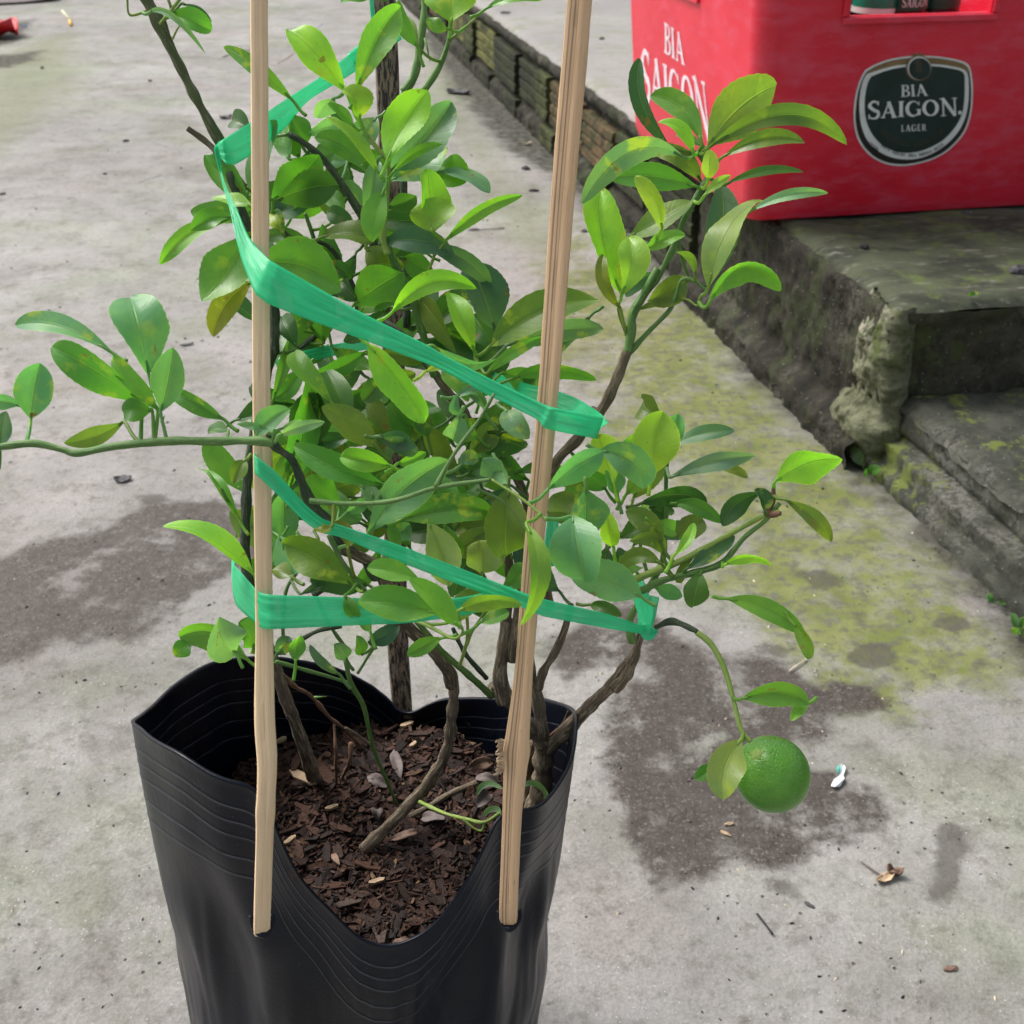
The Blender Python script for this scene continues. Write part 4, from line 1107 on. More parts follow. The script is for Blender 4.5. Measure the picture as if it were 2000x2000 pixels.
branch('twig', '6', [(440, 1610), (560, 1550), (700, 1520)], .43, .43, 9, 9, dk, .4, 6)
branch('twig', '6', [(520, 1330), (640, 1250)], .42, .42, 16, 14, dk, .3, 8)
branch('twig', '6', [(800, 1820), (880, 1690), (980, 1520)], .43, .42, 6, 7, gr, .4, 6)
branch('twig', '0', [(680, 1270), (650, 1230), (610, 1150)], .44, .43, 8, 7, gr, .4, 6)
# sprouts low in the bag
branch('twig', 'k', [(900, 810), (850, 690), (770, 500), (720, 280), (650, 150), (620, 20)], 0, 0, 7, 11, gr, .35, 8, [ds(*Z('k', 900, 810)) - .012, .475, .46, .445, .435, .43])
branch('twig', 'k', [(640, 150), (480, 100), (300, 50), (240, 35)], .436, .42, 8, 8, gr, .3, 8)
branch('twig', 'k', [(1020, 790), (1150, 850), (1280, 885), (1370, 900), (1460, 845)], 0, 0, 8, 7, lg, .3, 8, [.478, .465, .455, .45, .455])
branch('twig', 'k', [(1370, 900), (1355, 945), (1310, 930), (1250, 880)], .45, .452, 6, 4, lg, .3, 6)
branch('twig', 'k', [(280, 100), (350, 170), (430, 215), (540, 340), (620, 400), (720, 510)], 0, 0, 10, 6, tw, .7, 8, [.445, .46, .47, .49, .50, ds(*Z('k', 720, 510)) - .004])
branch('twig', 'k', [(650, 470), (640, 580), (590, 680)], 0, 0, 8, 7, tw, .6, 6, [.485, .488, ds(*Z('k', 590, 680)) - .003])
branch('twig', 'k', [(560, 370), (568, 540), (572, 720)], 0, 0, 6, 6, tw, .6, 6, [.488, .488, ds(*Z('k', 572, 720)) - .003])
branch('twig', 'k', [(620, 390), (700, 440), (810, 520)], .495, .505, 5, 4, bk, 0.25, 6)
branch('twig', 'k', [(1730, 430), (1790, 370), (1820, 300)], .475, .465, 8, 4, tw, .6, 6)

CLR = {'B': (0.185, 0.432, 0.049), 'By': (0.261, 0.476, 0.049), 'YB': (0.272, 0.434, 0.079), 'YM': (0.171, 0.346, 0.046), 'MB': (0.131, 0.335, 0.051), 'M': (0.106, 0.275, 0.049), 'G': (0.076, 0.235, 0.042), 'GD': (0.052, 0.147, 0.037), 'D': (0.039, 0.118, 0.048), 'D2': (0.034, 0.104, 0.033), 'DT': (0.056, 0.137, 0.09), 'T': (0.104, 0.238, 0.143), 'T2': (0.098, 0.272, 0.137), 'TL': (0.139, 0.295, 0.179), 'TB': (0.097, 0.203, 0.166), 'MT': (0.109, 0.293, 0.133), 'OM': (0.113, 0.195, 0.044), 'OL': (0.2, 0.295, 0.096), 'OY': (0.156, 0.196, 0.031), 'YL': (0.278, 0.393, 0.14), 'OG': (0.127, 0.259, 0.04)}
lseed = [0]
def leaf(reg, bx, by, tx, ty, w, c, bend=0, d=.39, dt=0.0, roll=None, fold=None, arch=None, curl=0.0, name='leaf'):
    lseed[0] += 1; rr = random.Random(lseed[0] * 7 + 1)
    b = Z(reg, bx, by); t = Z(reg, tx, ty); sc = REG[reg][2]
    if dt == 0: dt = rr.uniform(-.008, .008)
    Bp = W(b[0], b[1], d); Tp = W(t[0], t[1], d + dt); L = (Tp - Bp).length
    m = d / FPX * sc
    if roll is None: roll = rr.uniform(-.62, .62)
    if fold is None: fold = rr.uniform(.22, .60)
    if arch is None: arch = L * rr.choice([rr.uniform(.03, .12), rr.uniform(.10, .24), -rr.uniform(.0, .08)])
    # petiole towards the nearest branch if one is close, else a short stub backwards
    best, bd = None, .016
    for q in BRP:
        dd = (q - Bp).length + max(0, (q - Bp).dot((Tp - Bp) / L)) * 1.5
        if dd < bd: best, bd = q, dd
    pet = best if best is not None else Bp - (Tp - Bp) / L * .005 + Vector((0, 0, -.0015))
    col = CLR[c]; k = rr.uniform(.86, 1.14); col = (col[0] * k * rr.uniform(.92, 1.1), col[1] * k, col[2] * k)
    return make_leaf(name, Bp, Tp, w * m * 1.04, bend * m, arch, roll, fold, rr.uniform(.2, 1), tree, M['leaf'], col, pet, .00065, lseed[0], curl)

# ---- leaves read off the photograph: region, blade base, tip, width, colour, sideways bow, distance
LV = '''
4 770 700 590 190 125 D -70 .385
4 955 690 655 410 120 M 62 .383
4 985 705 1385 345 285 OM -45 .382
4 1005 700 1790 690 115 OM -165 .372
4 1065 770 1550 680 82 OM -60 .38
4 1080 925 1545 850 52 GD -38 .384
4 905 740 700 560 75 B 52 .376
4 850 765 258 1030 145 T 150 .375
4 925 935 420 885 150 G 32 .382
4 950 905 640 720 110 OM 50 .392
4 965 705 800 640 50 TL 10 .385
4 990 900 1000 720 95 YB 0 .374
4 965 990 1120 868 55 YB -10 .372
4 1010 1500 1065 915 180 DT 30 .392
4 990 1520 1300 1020 175 OL -75 .376
4 1220 1085 1685 972 60 TL -40 .372
4 985 1625 1410 1540 150 MB -165 .374
4 720 1180 565 875 110 YB 35 .374
4 480 1540 370 950 245 B -50 .378
4 490 1550 530 1230 165 YB 30 .373
4 480 1640 380 1330 85 OY -40 .370
4 625 1305 855 1215 95 MB -18 .376
4 530 1225 890 1020 165 OM 10 .394
4 540 1280 650 1268 45 T 0 .396
4 690 1430 515 1575 85 DT 25 .394
4 915 1455 800 1312 48 OM 45 .384
4 880 1470 640 1595 150 OM -10 .396
4 820 1585 590 1650 38 OM 10 .392
3 465 470 430 95 240 B 0 .388
3 465 490 425 285 270 YM 10 .382
3 545 550 1030 262 75 MB -48 .383
3 210 1000 740 850 130 B -110 .378
3 860 1110 700 690 310 DT 10 .402
3 130 570 600 640 150 DT -60 .396
3 400 580 830 850 130 DT -70 .394
3 735 1255 565 870 140 B 8 .375
3 830 1210 1510 920 190 OM -75 .385
3 930 1210 1540 1105 150 T -40 .392
3 800 1385 1165 1150 75 M -20 .378
3 960 1420 1495 1425 110 G -60 .398
3 465 1205 870 1290 85 MT 70 .365
3 60 1200 415 1690 215 B -25 .366
3 415 1375 540 1335 58 YB -8 .362
3 370 900 610 1255 150 OM -20 .410
3 10 1000 300 780 250 M -30 .412
3 860 1230 735 1030 150 GD 0 .404
3 640 1640 595 1800 145 TL 0 .368
3 925 1610 1075 1790 130 TL 10 .368
3 130 1775 365 1840 105 DT -10 .38
3 1480 1000 1180 1330 60 GD 0 .41
3 900 1380 1150 1480 150 M -20 .405
3 610 1530 790 1580 60 T -60 .372
3 880 1700 700 1880 130 OM 0 .41
3 560 1350 690 1560 140 M 0 .405
3 240 1480 420 1640 120 M 20 .40
3 60 1500 180 1750 110 OM 0 .405
3 150 1420 30 1560 130 GD 0 .405
3 1120 1400 1010 1560 130 GD 0 .404
2 890 580 530 190 200 B 22 .372
2 955 565 1230 45 195 MB -32 .370
2 975 745 870 560 185 YM 35 .368
2 815 615 705 740 140 TL 10 .372
2 940 800 775 650 70 M 15 .374
2 1100 1100 765 735 85 YM 38 .374
2 1150 1000 1405 570 215 B -22 .370
2 1165 1070 1550 640 270 T 30 .395
2 1170 1100 1495 905 62 MB -38 .378
2 1165 1140 1530 930 210 MT 0 .402
2 1125 1200 1050 1520 165 MB 15 .372
2 1090 1000 1020 1330 140 T 0 .386
2 1010 1075 690 865 140 G 60 .390
2 290 1230 450 755 170 T -10 .390
2 430 1260 720 975 240 G 12 .402
2 450 1260 835 1165 210 GD -25 .392
2 290 1290 40 1245 90 B 10 .366
2 270 1235 5 975 95 G 30 .382
2 560 640 120 300 100 M 30 .386
2 860 780 640 850 100 TL 10 .41
2 1080 740 900 950 150 T 0 .412
2 900 1000 760 1010 120 TL 0 .412
2 990 1310 880 1130 110 TL 0 .414
2 1490 1080 1795 1210 105 T -30 .402
2 1450 1050 1640 1150 170 G -20 .408
2 780 1330 935 1400 110 GD 0 .402
2 740 1490 1070 1510 150 OM -25 .388
2 790 1220 870 1330 110 G 0 .404
2 340 1650 860 1830 340 M -70 .376
2 1010 1560 1240 1700 190 OM 10 .408
2 935 1920 1250 1710 230 M -10 .404
2 1240 1620 1440 1720 150 G 0 .408
2 780 1650 925 1750 90 D2 -10 .402
2 860 1760 960 1890 130 D2 0 .406
2 1340 300 1220 0 100 M -22 .400
2 1335 290 1225 120 100 OM 12 .404
2 1550 140 1560 -110 300 YM 0 .398
2 1540 185 1405 110 90 M -20 .40
2 1760 60 2130 -10 85 M -40 .395
2 1060 -20 850 15 90 G 20 .405
2 530 720 640 900 130 G 0 .402
2 600 1000 500 790 140 G 0 .406
2 680 1000 840 960 120 T 0 .408
2 1150 1300 1330 1230 110 GD 10 .408
2 1180 1620 1320 1470 120 GD 0 .408
2 500 1480 430 1340 110 GD 0 .405
1 1240 1170 1030 1240 100 G 20 .384
1 1240 1180 865 1425 105 M 45 .386
1 1330 1260 1090 1625 230 M -25 .380
1 1370 1510 1150 1815 125 OY 45 .386
1 1330 1070 1105 835 100 G -22 .382
1 1350 700 1250 650 105 D2 10 .406
1 800 70 1105 285 32 T -60 .362
1 975 20 1140 120 30 D -20 .368
1 920 80 1140 165 120 G -10 .368
1 1560 860 1520 640 120 G 0 .402
5 800 490 700 92 255 T2 5 .350
5 600 380 85 235 110 T2 55 .352
5 760 640 280 350 190 G 10 .346
5 850 690 610 400 105 MB -15 .343
5 865 700 930 355 165 T2 8 .341
5 820 695 660 700 120 G 10 .342
5 1210 745 935 600 115 G 10 .358
5 670 755 345 870 90 OM -20 .348
5 165 740 215 440 185 T2 -8 .346
5 110 670 -70 665 85 T2 22 .35
5 0 900 30 700 115 D 0 .352
5 1230 805 1120 810 80 T 10 .352
5 1320 965 1255 1090 85 OM 10 .38
5 1500 830 1750 755 55 TL -12 .342
5 1470 815 1275 768 38 TL 10 .343
5 1375 840 1565 690 105 MT -22 .346
5 1500 800 1630 762 45 TL -5 .345
5 1290 1285 1070 1010 60 MB 30 .385
5 1370 1580 880 1320 130 B 55 .368
5 1560 1120 1690 470 170 G 10 .408
5 1640 880 1700 600 150 D2 -30 .414
5 1200 1130 1120 1020 10 D 0 .38
5 1530 1480 1530 1120 150 MT 0 .412
5 1470 640 1560 300 60 M 10 .402
5 1600 360 1520 190 110 D2 0 .404
5 1780 640 1590 375 120 M -30 .384
5 1890 760 1760 480 160 GD 0 .402
5 1500 1370 1640 1560 170 MT 10 .408
6 560 40 520 360 175 D2 0 .408
6 925 400 575 145 195 OM 25 .384
6 975 640 400 385 165 G -20 .386
6 1010 515 692 460 145 B 5 .374
6 1050 500 1230 430 85 MB 10 .382
6 870 935 1370 480 245 MT -50 .366
6 1080 850 1640 800 185 G -40 .382
6 690 760 500 575 190 G -25 .388
6 730 810 860 725 90 MT 0 .378
6 930 335 1170 435 95 DT -12 .378
6 390 410 300 640 120 GD 0 .402
6 1240 860 1370 1270 225 YL -20 .398
6 1340 870 1415 1120 110 M -10 .402
6 1580 1200 1560 985 240 OL 10 .396
6 1750 650 1740 1080 265 OM 10 .386
6 780 1270 330 1000 215 OG 20 .384
6 720 1330 800 1470 95 G 5 .362
6 1300 1445 800 1370 205 MB 25 .352
6 1440 1530 1130 1230 180 MB 20 .346
6 1200 1240 860 1160 120 MB 20 .350
6 1430 1430 1830 1395 125 OG -50 .354
6 1570 1500 1750 1430 105 G 10 .366
6 1340 1595 1115 1710 105 MB 8 .385
6 730 1730 650 1640 105 DT 10 .405
6 830 1700 790 1585 80 GD 0 .41
6 690 1830 500 1640 60 DT -22 .405
6 410 1750 440 1580 100 M -12 .402
6 290 1700 375 1590 105 DT 0 .405
6 870 1620 1060 1520 115 DT 10 .422
6 880 1560 840 1460 80 G 0 .39
6 390 1215 260 1170 110 OM 10 .40
6 740 1045 640 880 95 OY 45 .356
6 640 890 525 905 60 OY -22 .352
6 460 980 560 1150 120 G 0 .40
6 440 1320 620 1220 50 DT 10 .412
6 330 950 260 1130 110 MT 0 .408
6 1240 330 1190 170 110 GD 0 .402
6 1500 560 1700 560 120 D2 -30 .40
6 1680 480 1740 620 120 T 0 .372
6 1450 510 1560 480 90 T -20 .372
6 1560 340 1380 260 120 M 0 .40
6 1720 300 1480 430 100 D2 20 .405
6 1200 640 900 600 180 GD 0 .402
6 820 640 1000 820 150 T 0 .402
6 1000 1000 1130 880 120 MT 0 .405
6 1060 1060 1010 880 80 M 0 .402
6 600 660 820 860 180 MT 10 .405
6 1380 1500 1560 1300 160 OG 0 .392
6 1700 1300 1900 1120 150 G 10 .396
6 1480 200 1430 60 60 T -50 .374
6 1600 180 1480 60 60 T 40 .376
6 980 120 900 260 110 GD 0 .405
6 700 180 820 320 130 GD 0 .41
7 310 530 590 340 150 T2 -20 .352
7 570 335 795 520 165 T2 -60 .350
7 500 525 500 745 215 T2 0 .346
7 430 665 490 990 255 MT 0 .344
7 780 1070 425 960 205 T2 25 .366
7 830 462 890 140 210 By -15 .372
7 880 165 790 80 125 OM -20 .385
7 925 330 965 150 110 MT 0 .378
7 930 310 1245 235 72 T -22 .38
7 640 500 560 250 170 By 0 .382
7 600 530 500 440 130 G 0 .386
7 660 560 620 430 120 MT 0 .384
7 925 470 1355 362 92 TB -22 .376
7 1170 420 1315 475 42 OM -12 .38
7 1450 495 1790 380 180 B -42 .372
7 1400 645 1350 530 85 D2 20 .374
7 1390 545 1190 715 95 D2 40 .378
7 1500 580 1730 792 75 OM -32 .370
7 1190 915 1430 910 58 B -42 .372
7 1000 935 1250 765 90 DT 10 .388
7 1080 945 1040 1120 125 GD 5 .384
7 850 1025 985 1070 75 MT 0 .402
7 1210 1080 1600 1260 105 M -40 .372
7 1540 1200 1622 1385 75 OG -25 .371
7 1290 1582 1620 1610 125 MB -42 .372
7 1620 1605 1535 1695 60 MB 10 .372
7 780 600 1110 600 110 D2 -45 .384
7 930 600 1185 700 80 G -35 .380
7 950 765 1090 680 125 OM 10 .39
7 860 690 950 745 78 MB 0 .374
7 885 820 700 640 105 OM 40 .376
7 640 820 610 640 90 By -10 .384
7 940 865 1040 700 58 B 20 .370
7 890 860 720 790 75 OM 50 .38
7 880 905 670 940 85 OM 60 .384
7 440 660 330 560 140 OM -10 .372
7 60 460 -20 380 120 TL 0 .372
7 520 1110 680 1165 68 GD -8 .40
7 730 900 720 960 120 M 0 .398
7 770 780 900 740 110 GD 0 .398
7 700 560 820 420 110 YM 0 .39
7 330 500 500 470 60 OM 0 .388
7 640 960 700 840 100 GD 0 .40
7 820 620 920 660 90 D2 0 .392
7 200 700 170 1215 105 OG -75 .336
7 1030 880 960 1000 60 OM 0 .39
9 745 525 670 775 150 OL 30 .372
9 640 630 550 690 62 G 0 .374
8 480 185 205 90 130 M 60 .388
8 430 150 360 10 150 TL -30 .378
8 260 110 190 170 70 G 10 .394
8 500 130 440 30 130 G 10 .398
8 480 100 560 160 80 G 0 .40
'''
for ln in LV.strip().split('\n'):
    f_ = ln.split()
    v_ = [float(x) for x in f_[1:6]]
    leaf(f_[0], *v_, f_[6], float(f_[7]), float(f_[8]))
# darker leaves deep in the crown, behind the ones above
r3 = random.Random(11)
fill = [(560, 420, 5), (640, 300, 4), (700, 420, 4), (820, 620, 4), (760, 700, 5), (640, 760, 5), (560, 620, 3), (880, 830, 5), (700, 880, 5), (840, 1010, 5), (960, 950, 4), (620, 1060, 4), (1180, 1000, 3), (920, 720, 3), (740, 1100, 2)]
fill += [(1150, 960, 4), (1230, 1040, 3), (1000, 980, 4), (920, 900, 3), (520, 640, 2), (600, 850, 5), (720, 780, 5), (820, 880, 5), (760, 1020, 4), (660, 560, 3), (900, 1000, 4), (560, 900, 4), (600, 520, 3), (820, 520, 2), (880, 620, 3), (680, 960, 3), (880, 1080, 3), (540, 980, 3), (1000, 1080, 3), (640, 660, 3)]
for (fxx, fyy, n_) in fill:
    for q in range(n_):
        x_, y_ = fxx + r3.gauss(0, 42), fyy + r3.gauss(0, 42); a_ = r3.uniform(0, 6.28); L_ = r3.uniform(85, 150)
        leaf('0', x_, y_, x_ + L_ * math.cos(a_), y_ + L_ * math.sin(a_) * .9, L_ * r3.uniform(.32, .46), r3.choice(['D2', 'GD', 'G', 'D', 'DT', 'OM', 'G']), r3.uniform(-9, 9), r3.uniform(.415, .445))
# thorn-like stubs and pale bud scars
for reg, x, y, dx, dy, d_ in (('2', 1385, 240, 32, 150, .42), ('5', 870, 760, 18, -40, .345), ('6', 895, 720, -4, -45, .36), ('6', 940, 720, 18, -62, .362), ('8', 740, 330, 50, -4, .46)):
    p0 = Z(reg, x, y); p1 = Z(reg, x + dx, y + dy)
    v, f, u = tube([(*W(*p0, d_), .0006), (*W(*p1, d_), .0001)], 6)
    mesh_obj('thorn', v, f, M['green'], tree, True, u)
# strap-like curled leaves low in the bag
def strap(reg, pts, w_px, d_, c):
    P = catmull([W(*Z(reg, x, y), d_ + .003 * math.sin(i_)) for i_, (x, y) in enumerate(pts)], 6); P = [Vector(p) for p in P]
    vs_, fs_, uv_ = [], [], []
    for i_, p in enumerate(P):
        tg = (P[min(i_ + 1, len(P) - 1)] - P[max(i_ - 1, 0)]).normalized(); s_ = Vector((.2, -.6, .75)).cross(tg).normalized(); w = w_px / FPX * d_ / 2 * math.sin(math.pi * (i_ + .6) / (len(P) + .4)) ** .5
        s_ = (s_ + Vector((0, .4, .5))).normalized()
        for k_ in (-1, 0, 1): vs_.append(p + s_ * w * k_ + Vector((0, 0, -.0006 if k_ == 0 else 0))); uv_.append((k_, i_ / len(P)))
    for i_ in range(len(P) - 1):
        for k_ in range(2): fs_.append((i_ * 3 + k_, i_ * 3 + k_ + 1, i_ * 3 + k_ + 4, i_ * 3 + k_ + 3))
    o = mesh_obj('leaf', vs_, fs_, M['leaf'], tree, True, uv_); o.color = (*CLR[c], 1)
strap('k', [(1690, 800), (1700, 750), (1660, 700), (1610, 690), (1560, 715)], 15, .45, 'TL')
strap('k', [(1330, 750), (1350, 710), (1400, 690), (1465, 715)], 12, .455, 'TL')
strap('k', [(1365, 870), (1390, 835), (1440, 830), (1455, 880)], 12, .452, 'TL')

# ---- the hanging lime
fc = W(1508, 1512, .392); fr = 73 / FPX * .392
ax_f = (W(1450, 1440, .378) - fc).normalized()
vs, fs = [], []; n1, n2_ = 64, 40
qf = Vector((0, 0, 1)).rotation_difference(ax_f)
for j in range(n2_ + 1):
    ph = math.pi * j / n2_
    for i in range(n1):
        th = 2 * math.pi * i / n1
        r = fr * (1 + .012 * mn.noise(Vector((math.cos(th) * 2, math.sin(th) * 2, ph * 2))))
        zc = math.cos(ph) * 1.09
        if ph < .35: zc -= .05 * (1 - ph / .35) ** 2
        if ph > 2.8: zc -= .05 * ((ph - 2.8) / .34) ** 2
        vs.append(fc + qf @ Vector((r * math.sin(ph) * math.cos(th), r * math.sin(ph) * math.sin(th), r * zc)))
for j in range(n2_):
    for i in range(n1):
        fs.append((j * n1 + i, (j + 1) * n1 + i, (j + 1) * n1 + (i + 1) % n1, j * n1 + (i + 1) % n1))
mesh_obj('fruit', vs, fs, M['fruit'], tree)
cv, cf = [], []
top = fc + ax_f * fr * 1.0
xa = ax_f.orthogonal().normalized(); ya = ax_f.cross(xa)
for j, (rr1, h1) in enumerate(((0, .0009), (.0016, .0011), (.0023, .0006), (.0024, -.0004))):
    for i in range(10):
        a_ = 2 * math.pi * i / 10; k_ = 1 + (.22 if i % 2 else -.12) * (j > 1)
        cv.append(top + ax_f * h1 + (xa * math.cos(a_) + ya * math.sin(a_)) * rr1 * k_)
for j in range(3):
    for i in range(10): cf.append((j * 10 + i, j * 10 + (i + 1) % 10, (j + 1) * 10 + (i + 1) % 10, (j + 1) * 10 + i))
mesh_obj('calyx', cv, cf, M['lime_stem'], tree)

# ================================================================ stakes
def stake(name, label, pts, mat, seed, tip=True, depth_k=.6, sides=12, knots=()):
    """pts: px, py, distance, width px"""
    P = [(*W(x, y, d), w / FPX * d / 2) for x, y, d, w in pts]
    sm = catmull(P, 14)
    o_loc = Vector(sm[0][:3]); vs, fs, uv = [], [], []
    ctr = [Vector(p[:3]) for p in sm]; n = len(ctr); L = 0; rr = random.Random(seed)
    sec = [(-1, .1), (-.9, -.35), (-.45, -.62), (-.05, -.55), (.02, -.60), (.5, -.66), (.92, -.4), (1, .05), (.9, .5), (.3, .7), (-.3, .68), (-.85, .5)]
    for i in range(n):
        t = (ctr[min(i + 1, n - 1)] - ctr[max(i - 1, 0)]).normalized()
        v = (Vector((0, 0, CAMZ)) - ctr[i]); v.z = 0; v.normalize(); v = (v - t * v.dot(t)).normalized(); s_ = t.cross(v).normalized() * -1
        if s_.x < 0: s_ = -s_
        if i: L += (ctr[i] - ctr[i - 1]).length
        r_ = sm[i][3]; kn = 1 + sum(a_ * math.exp(-((L - l_) / .0035) ** 2) for l_, a_ in knots)
        k_ = (max(.35, min(1, L / .0022)) if tip else 1)
        for j, (a_, b_) in enumerate(sec):
            jit = 1 + .04 * mn.noise(Vector((j * 3.1, L * 90, seed)))
            vs.append(ctr[i] + s_ * (r_ * a_ * kn * jit * (k_ if tip else 1)) + v * (r_ * depth_k * -b_ * kn * 1.3 * jit)); uv.append((j / 12, L * 6))
    m_ = len(sec)
    for i in range(n - 1):
        for j in range(m_): fs.append((i * m_ + j, i * m_ + (j + 1) % m_, (i + 1) * m_ + (j + 1) % m_, (i + 1) * m_ + j))
    fs.append(tuple(range(m_ - 1, -1, -1))); fs.append(tuple((n - 1) * m_ + j for j in range(m_)))
    o = mesh_obj(name, [v_ - o_loc for v_ in vs], fs, mat, None, True, uv)
    o.location = o_loc; em_ = o.modifiers.new('edges', 'EDGE_SPLIT'); em_.split_angle = R(40)
    return o, sm
s1, _ = stake('bamboo_stake', '', [(513, 1820, .387, 30), (512, 1800, .377, 33), (518, 1600, .3665, 35), (522, 1490, .364, 39), (517, 1400, .363, 40), (516, 1200, .362, 34), (512, 900, .357, 35), (509, 500, .350, 34), (506, 0, .338, 34), (503, -400, .325, 33)], M['bamboo'], 3, knots=((.052, .10),))
tag(s1, 'pale bamboo stake piercing the left front of the black bag', 'stake', 'bamboo stakes around the tree')
s2, _ = stake('bamboo_stake', '', [(996, 1806, .389, 30), (993, 1780, .379, 36), (1000, 1600, .3735, 38), (1008, 1480, .372, 48), (1012, 1430, .3705, 46), (1024, 1300, .368, 36), (1040, 1100, .364, 38), (1068, 800, .357, 40), (1098, 400, .350, 47), (1132, 0, .340, 50), (1165, -400, .325, 50)], M['bamboo2'], 8, knots=((.066, .12),))
tag(s2, 'tan leaning bamboo stake with a frayed knot, right front of the black bag', 'stake', 'bamboo stakes around the tree')
mb = MB(); r4 = random.Random(2)          # frayed fibres at the knot
for q in range(60):
    p = W(985 - r4.uniform(0, 8), 1447 + r4.uniform(0, 60), .369); dv = Vector((-r4.uniform(.0006, .0020), -r4.uniform(0, .001), r4.uniform(-.0012, .0014)))
    mb.box(p, dv, Vector((0, .0005, .0001)), Vector((.0001, 0, .0004)))
mesh_fr = mb.build('frayed_fibre', M['woodchip'], s2); 
s3, _ = stake('bamboo_stake', '', [(800, 1545, .575, 40), (785, 1375, .560, 40), (775, 1200, .548, 42), (770, 900, .525, 44), (768, 600, .505, 44), (762, 300, .487, 45), (750, 0, .470, 46), (735, -300, .452, 46)], M['oldstake'], 14, tip=False)
tag(s3, 'dark weathered stake standing behind the bag and the leaves', 'stake', 'bamboo stakes around the tree')

for nm_p, d_l in (([(490, 1788), (492, 1806), (500, 1819), (513, 1826), (526, 1818), (533, 1803), (531, 1786)], .3785), ([(973, 1778), (975, 1797), (984, 1809), (996, 1814), (1009, 1806), (1016, 1792), (1015, 1775)], .3805)):
    sm_ = catmull([(*W(x, y, d_l + .0012 * abs(i_ - 3) / 3), .0007 + .0004 * (i_ == 3)) for i_, (x, y) in enumerate(nm_p)], 5)
    v, f, u = tube(sm_, 8); mesh_obj('torn_lip', v, f, M['bag'], bag)
# ================================================================ green plastic ribbon
rib = empty('plastic_ribbon', W(509, 560, .342), 'green plastic ribbon wound round the stakes and branches of the lime tree', 'ribbon')
def strip(pts, seed, name='ribbon_band'):
    """pts: centre px, py, distance, width px, tilt (how far the upper edge leans away, fraction of the width)"""
    sm = []
    for a_, b_ in zip(pts[:-1], pts[1:]):
        for q in range(9): sm.append([a_[j] + (b_[j] - a_[j]) * q / 9 for j in range(5)])
    sm.append(list(pts[-1])); sm = np.array(sm, float)
    for _ in range(5): sm[1:-1] = (sm[:-2] + sm[1:-1] * 2 + sm[2:]) / 4
    sm = sm.tolist(); vs, fs, uv = [], [], []; n = len(sm); K = 10; L = 0
    ctr = [W(p[0], p[1], p[2]) for p in sm]
    for i, p in enumerate(sm):
        a_ = sm[max(i - 3, 0)]; b_ = sm[min(i + 3, n - 1)]
        ex, ey = b_[0] - a_[0], b_[1] - a_[1]; l_ = math.hypot(ex, ey) + 1e-6; nx, ny = ey / l_, -ex / l_
        if len(p) > 5 and False: pass
        if i: L += (ctr[i] - ctr[i - 1]).length
        for k in range(K + 1):
            q = k / K - .5
            x_, y_ = p[0] + nx * q * p[3] * .95, p[1] + ny * q * p[3] * .95
            pleat = .00022 * math.sin(k * 2.4 + seed + 1.5 * math.sin(L * 40)) + .0005 * mn.noise(Vector((k * .6, L * 90, seed)))
            vs.append(W(x_, y_, p[2] + q * p[4] * p[3] / FPX * p[2] + pleat)); uv.append((k / K + .03 * math.sin(L * 30), L * 10))
    m_ = K + 1
    for i in range(n - 1):
        for k in range(K): fs.append((i * m_ + k, i * m_ + k + 1, (i + 1) * m_ + k + 1, (i + 1) * m_ + k))
    o = mesh_obj(name, vs, fs, M['ribbon'], rib, True, uv)
    sd = o.modifiers.new('thick', 'SOLIDIFY'); sd.thickness = .00012
    return o
def band(rows, seed):
    """rows: upper edge px, py, lower edge px, py, distance"""
    pts = []
    for a_, b_ in zip(rows[:-1], rows[1:]):
        for q in range(9): pts.append([a_[k] + (b_[k] - a_[k]) * q / 9 for k in range(5)])
    pts.append(list(rows[-1])); pts = np.array(pts, float)
    for _ in range(4): pts[1:-1] = (pts[:-2] + pts[1:-1] * 2 + pts[2:]) / 4
    vs, fs, uv = [], [], []; K = 10; L = 0; prev = None
    for p in pts:
        c_ = W((p[0] + p[2]) / 2, (p[1] + p[3]) / 2, p[4])
        if prev is not None: L += (c_ - prev).length
        prev = c_
        for k in range(K + 1):
            q = k / K
            pleat = .00022 * math.sin(k * 2.4 + seed + 1.5 * math.sin(L * 40)) + .0006 * mn.noise(Vector((k * .5, L * 70, seed)))
            vs.append(W(p[0] * q + p[2] * (1 - q), p[1] * q + p[3] * (1 - q), p[4] + pleat)); uv.append((q + .03 * math.sin(L * 30), L * 10))
    m_ = K + 1
    for i in range(len(pts) - 1):
        for k in range(K): fs.append((i * m_ + k, i * m_ + k + 1, (i + 1) * m_ + k + 1, (i + 1) * m_ + k))
    o = mesh_obj('ribbon_band', vs, fs, M['ribbon'], rib, True, uv)
    sd = o.modifiers.new('thick', 'SOLIDIFY'); sd.thickness = .00012
    return o
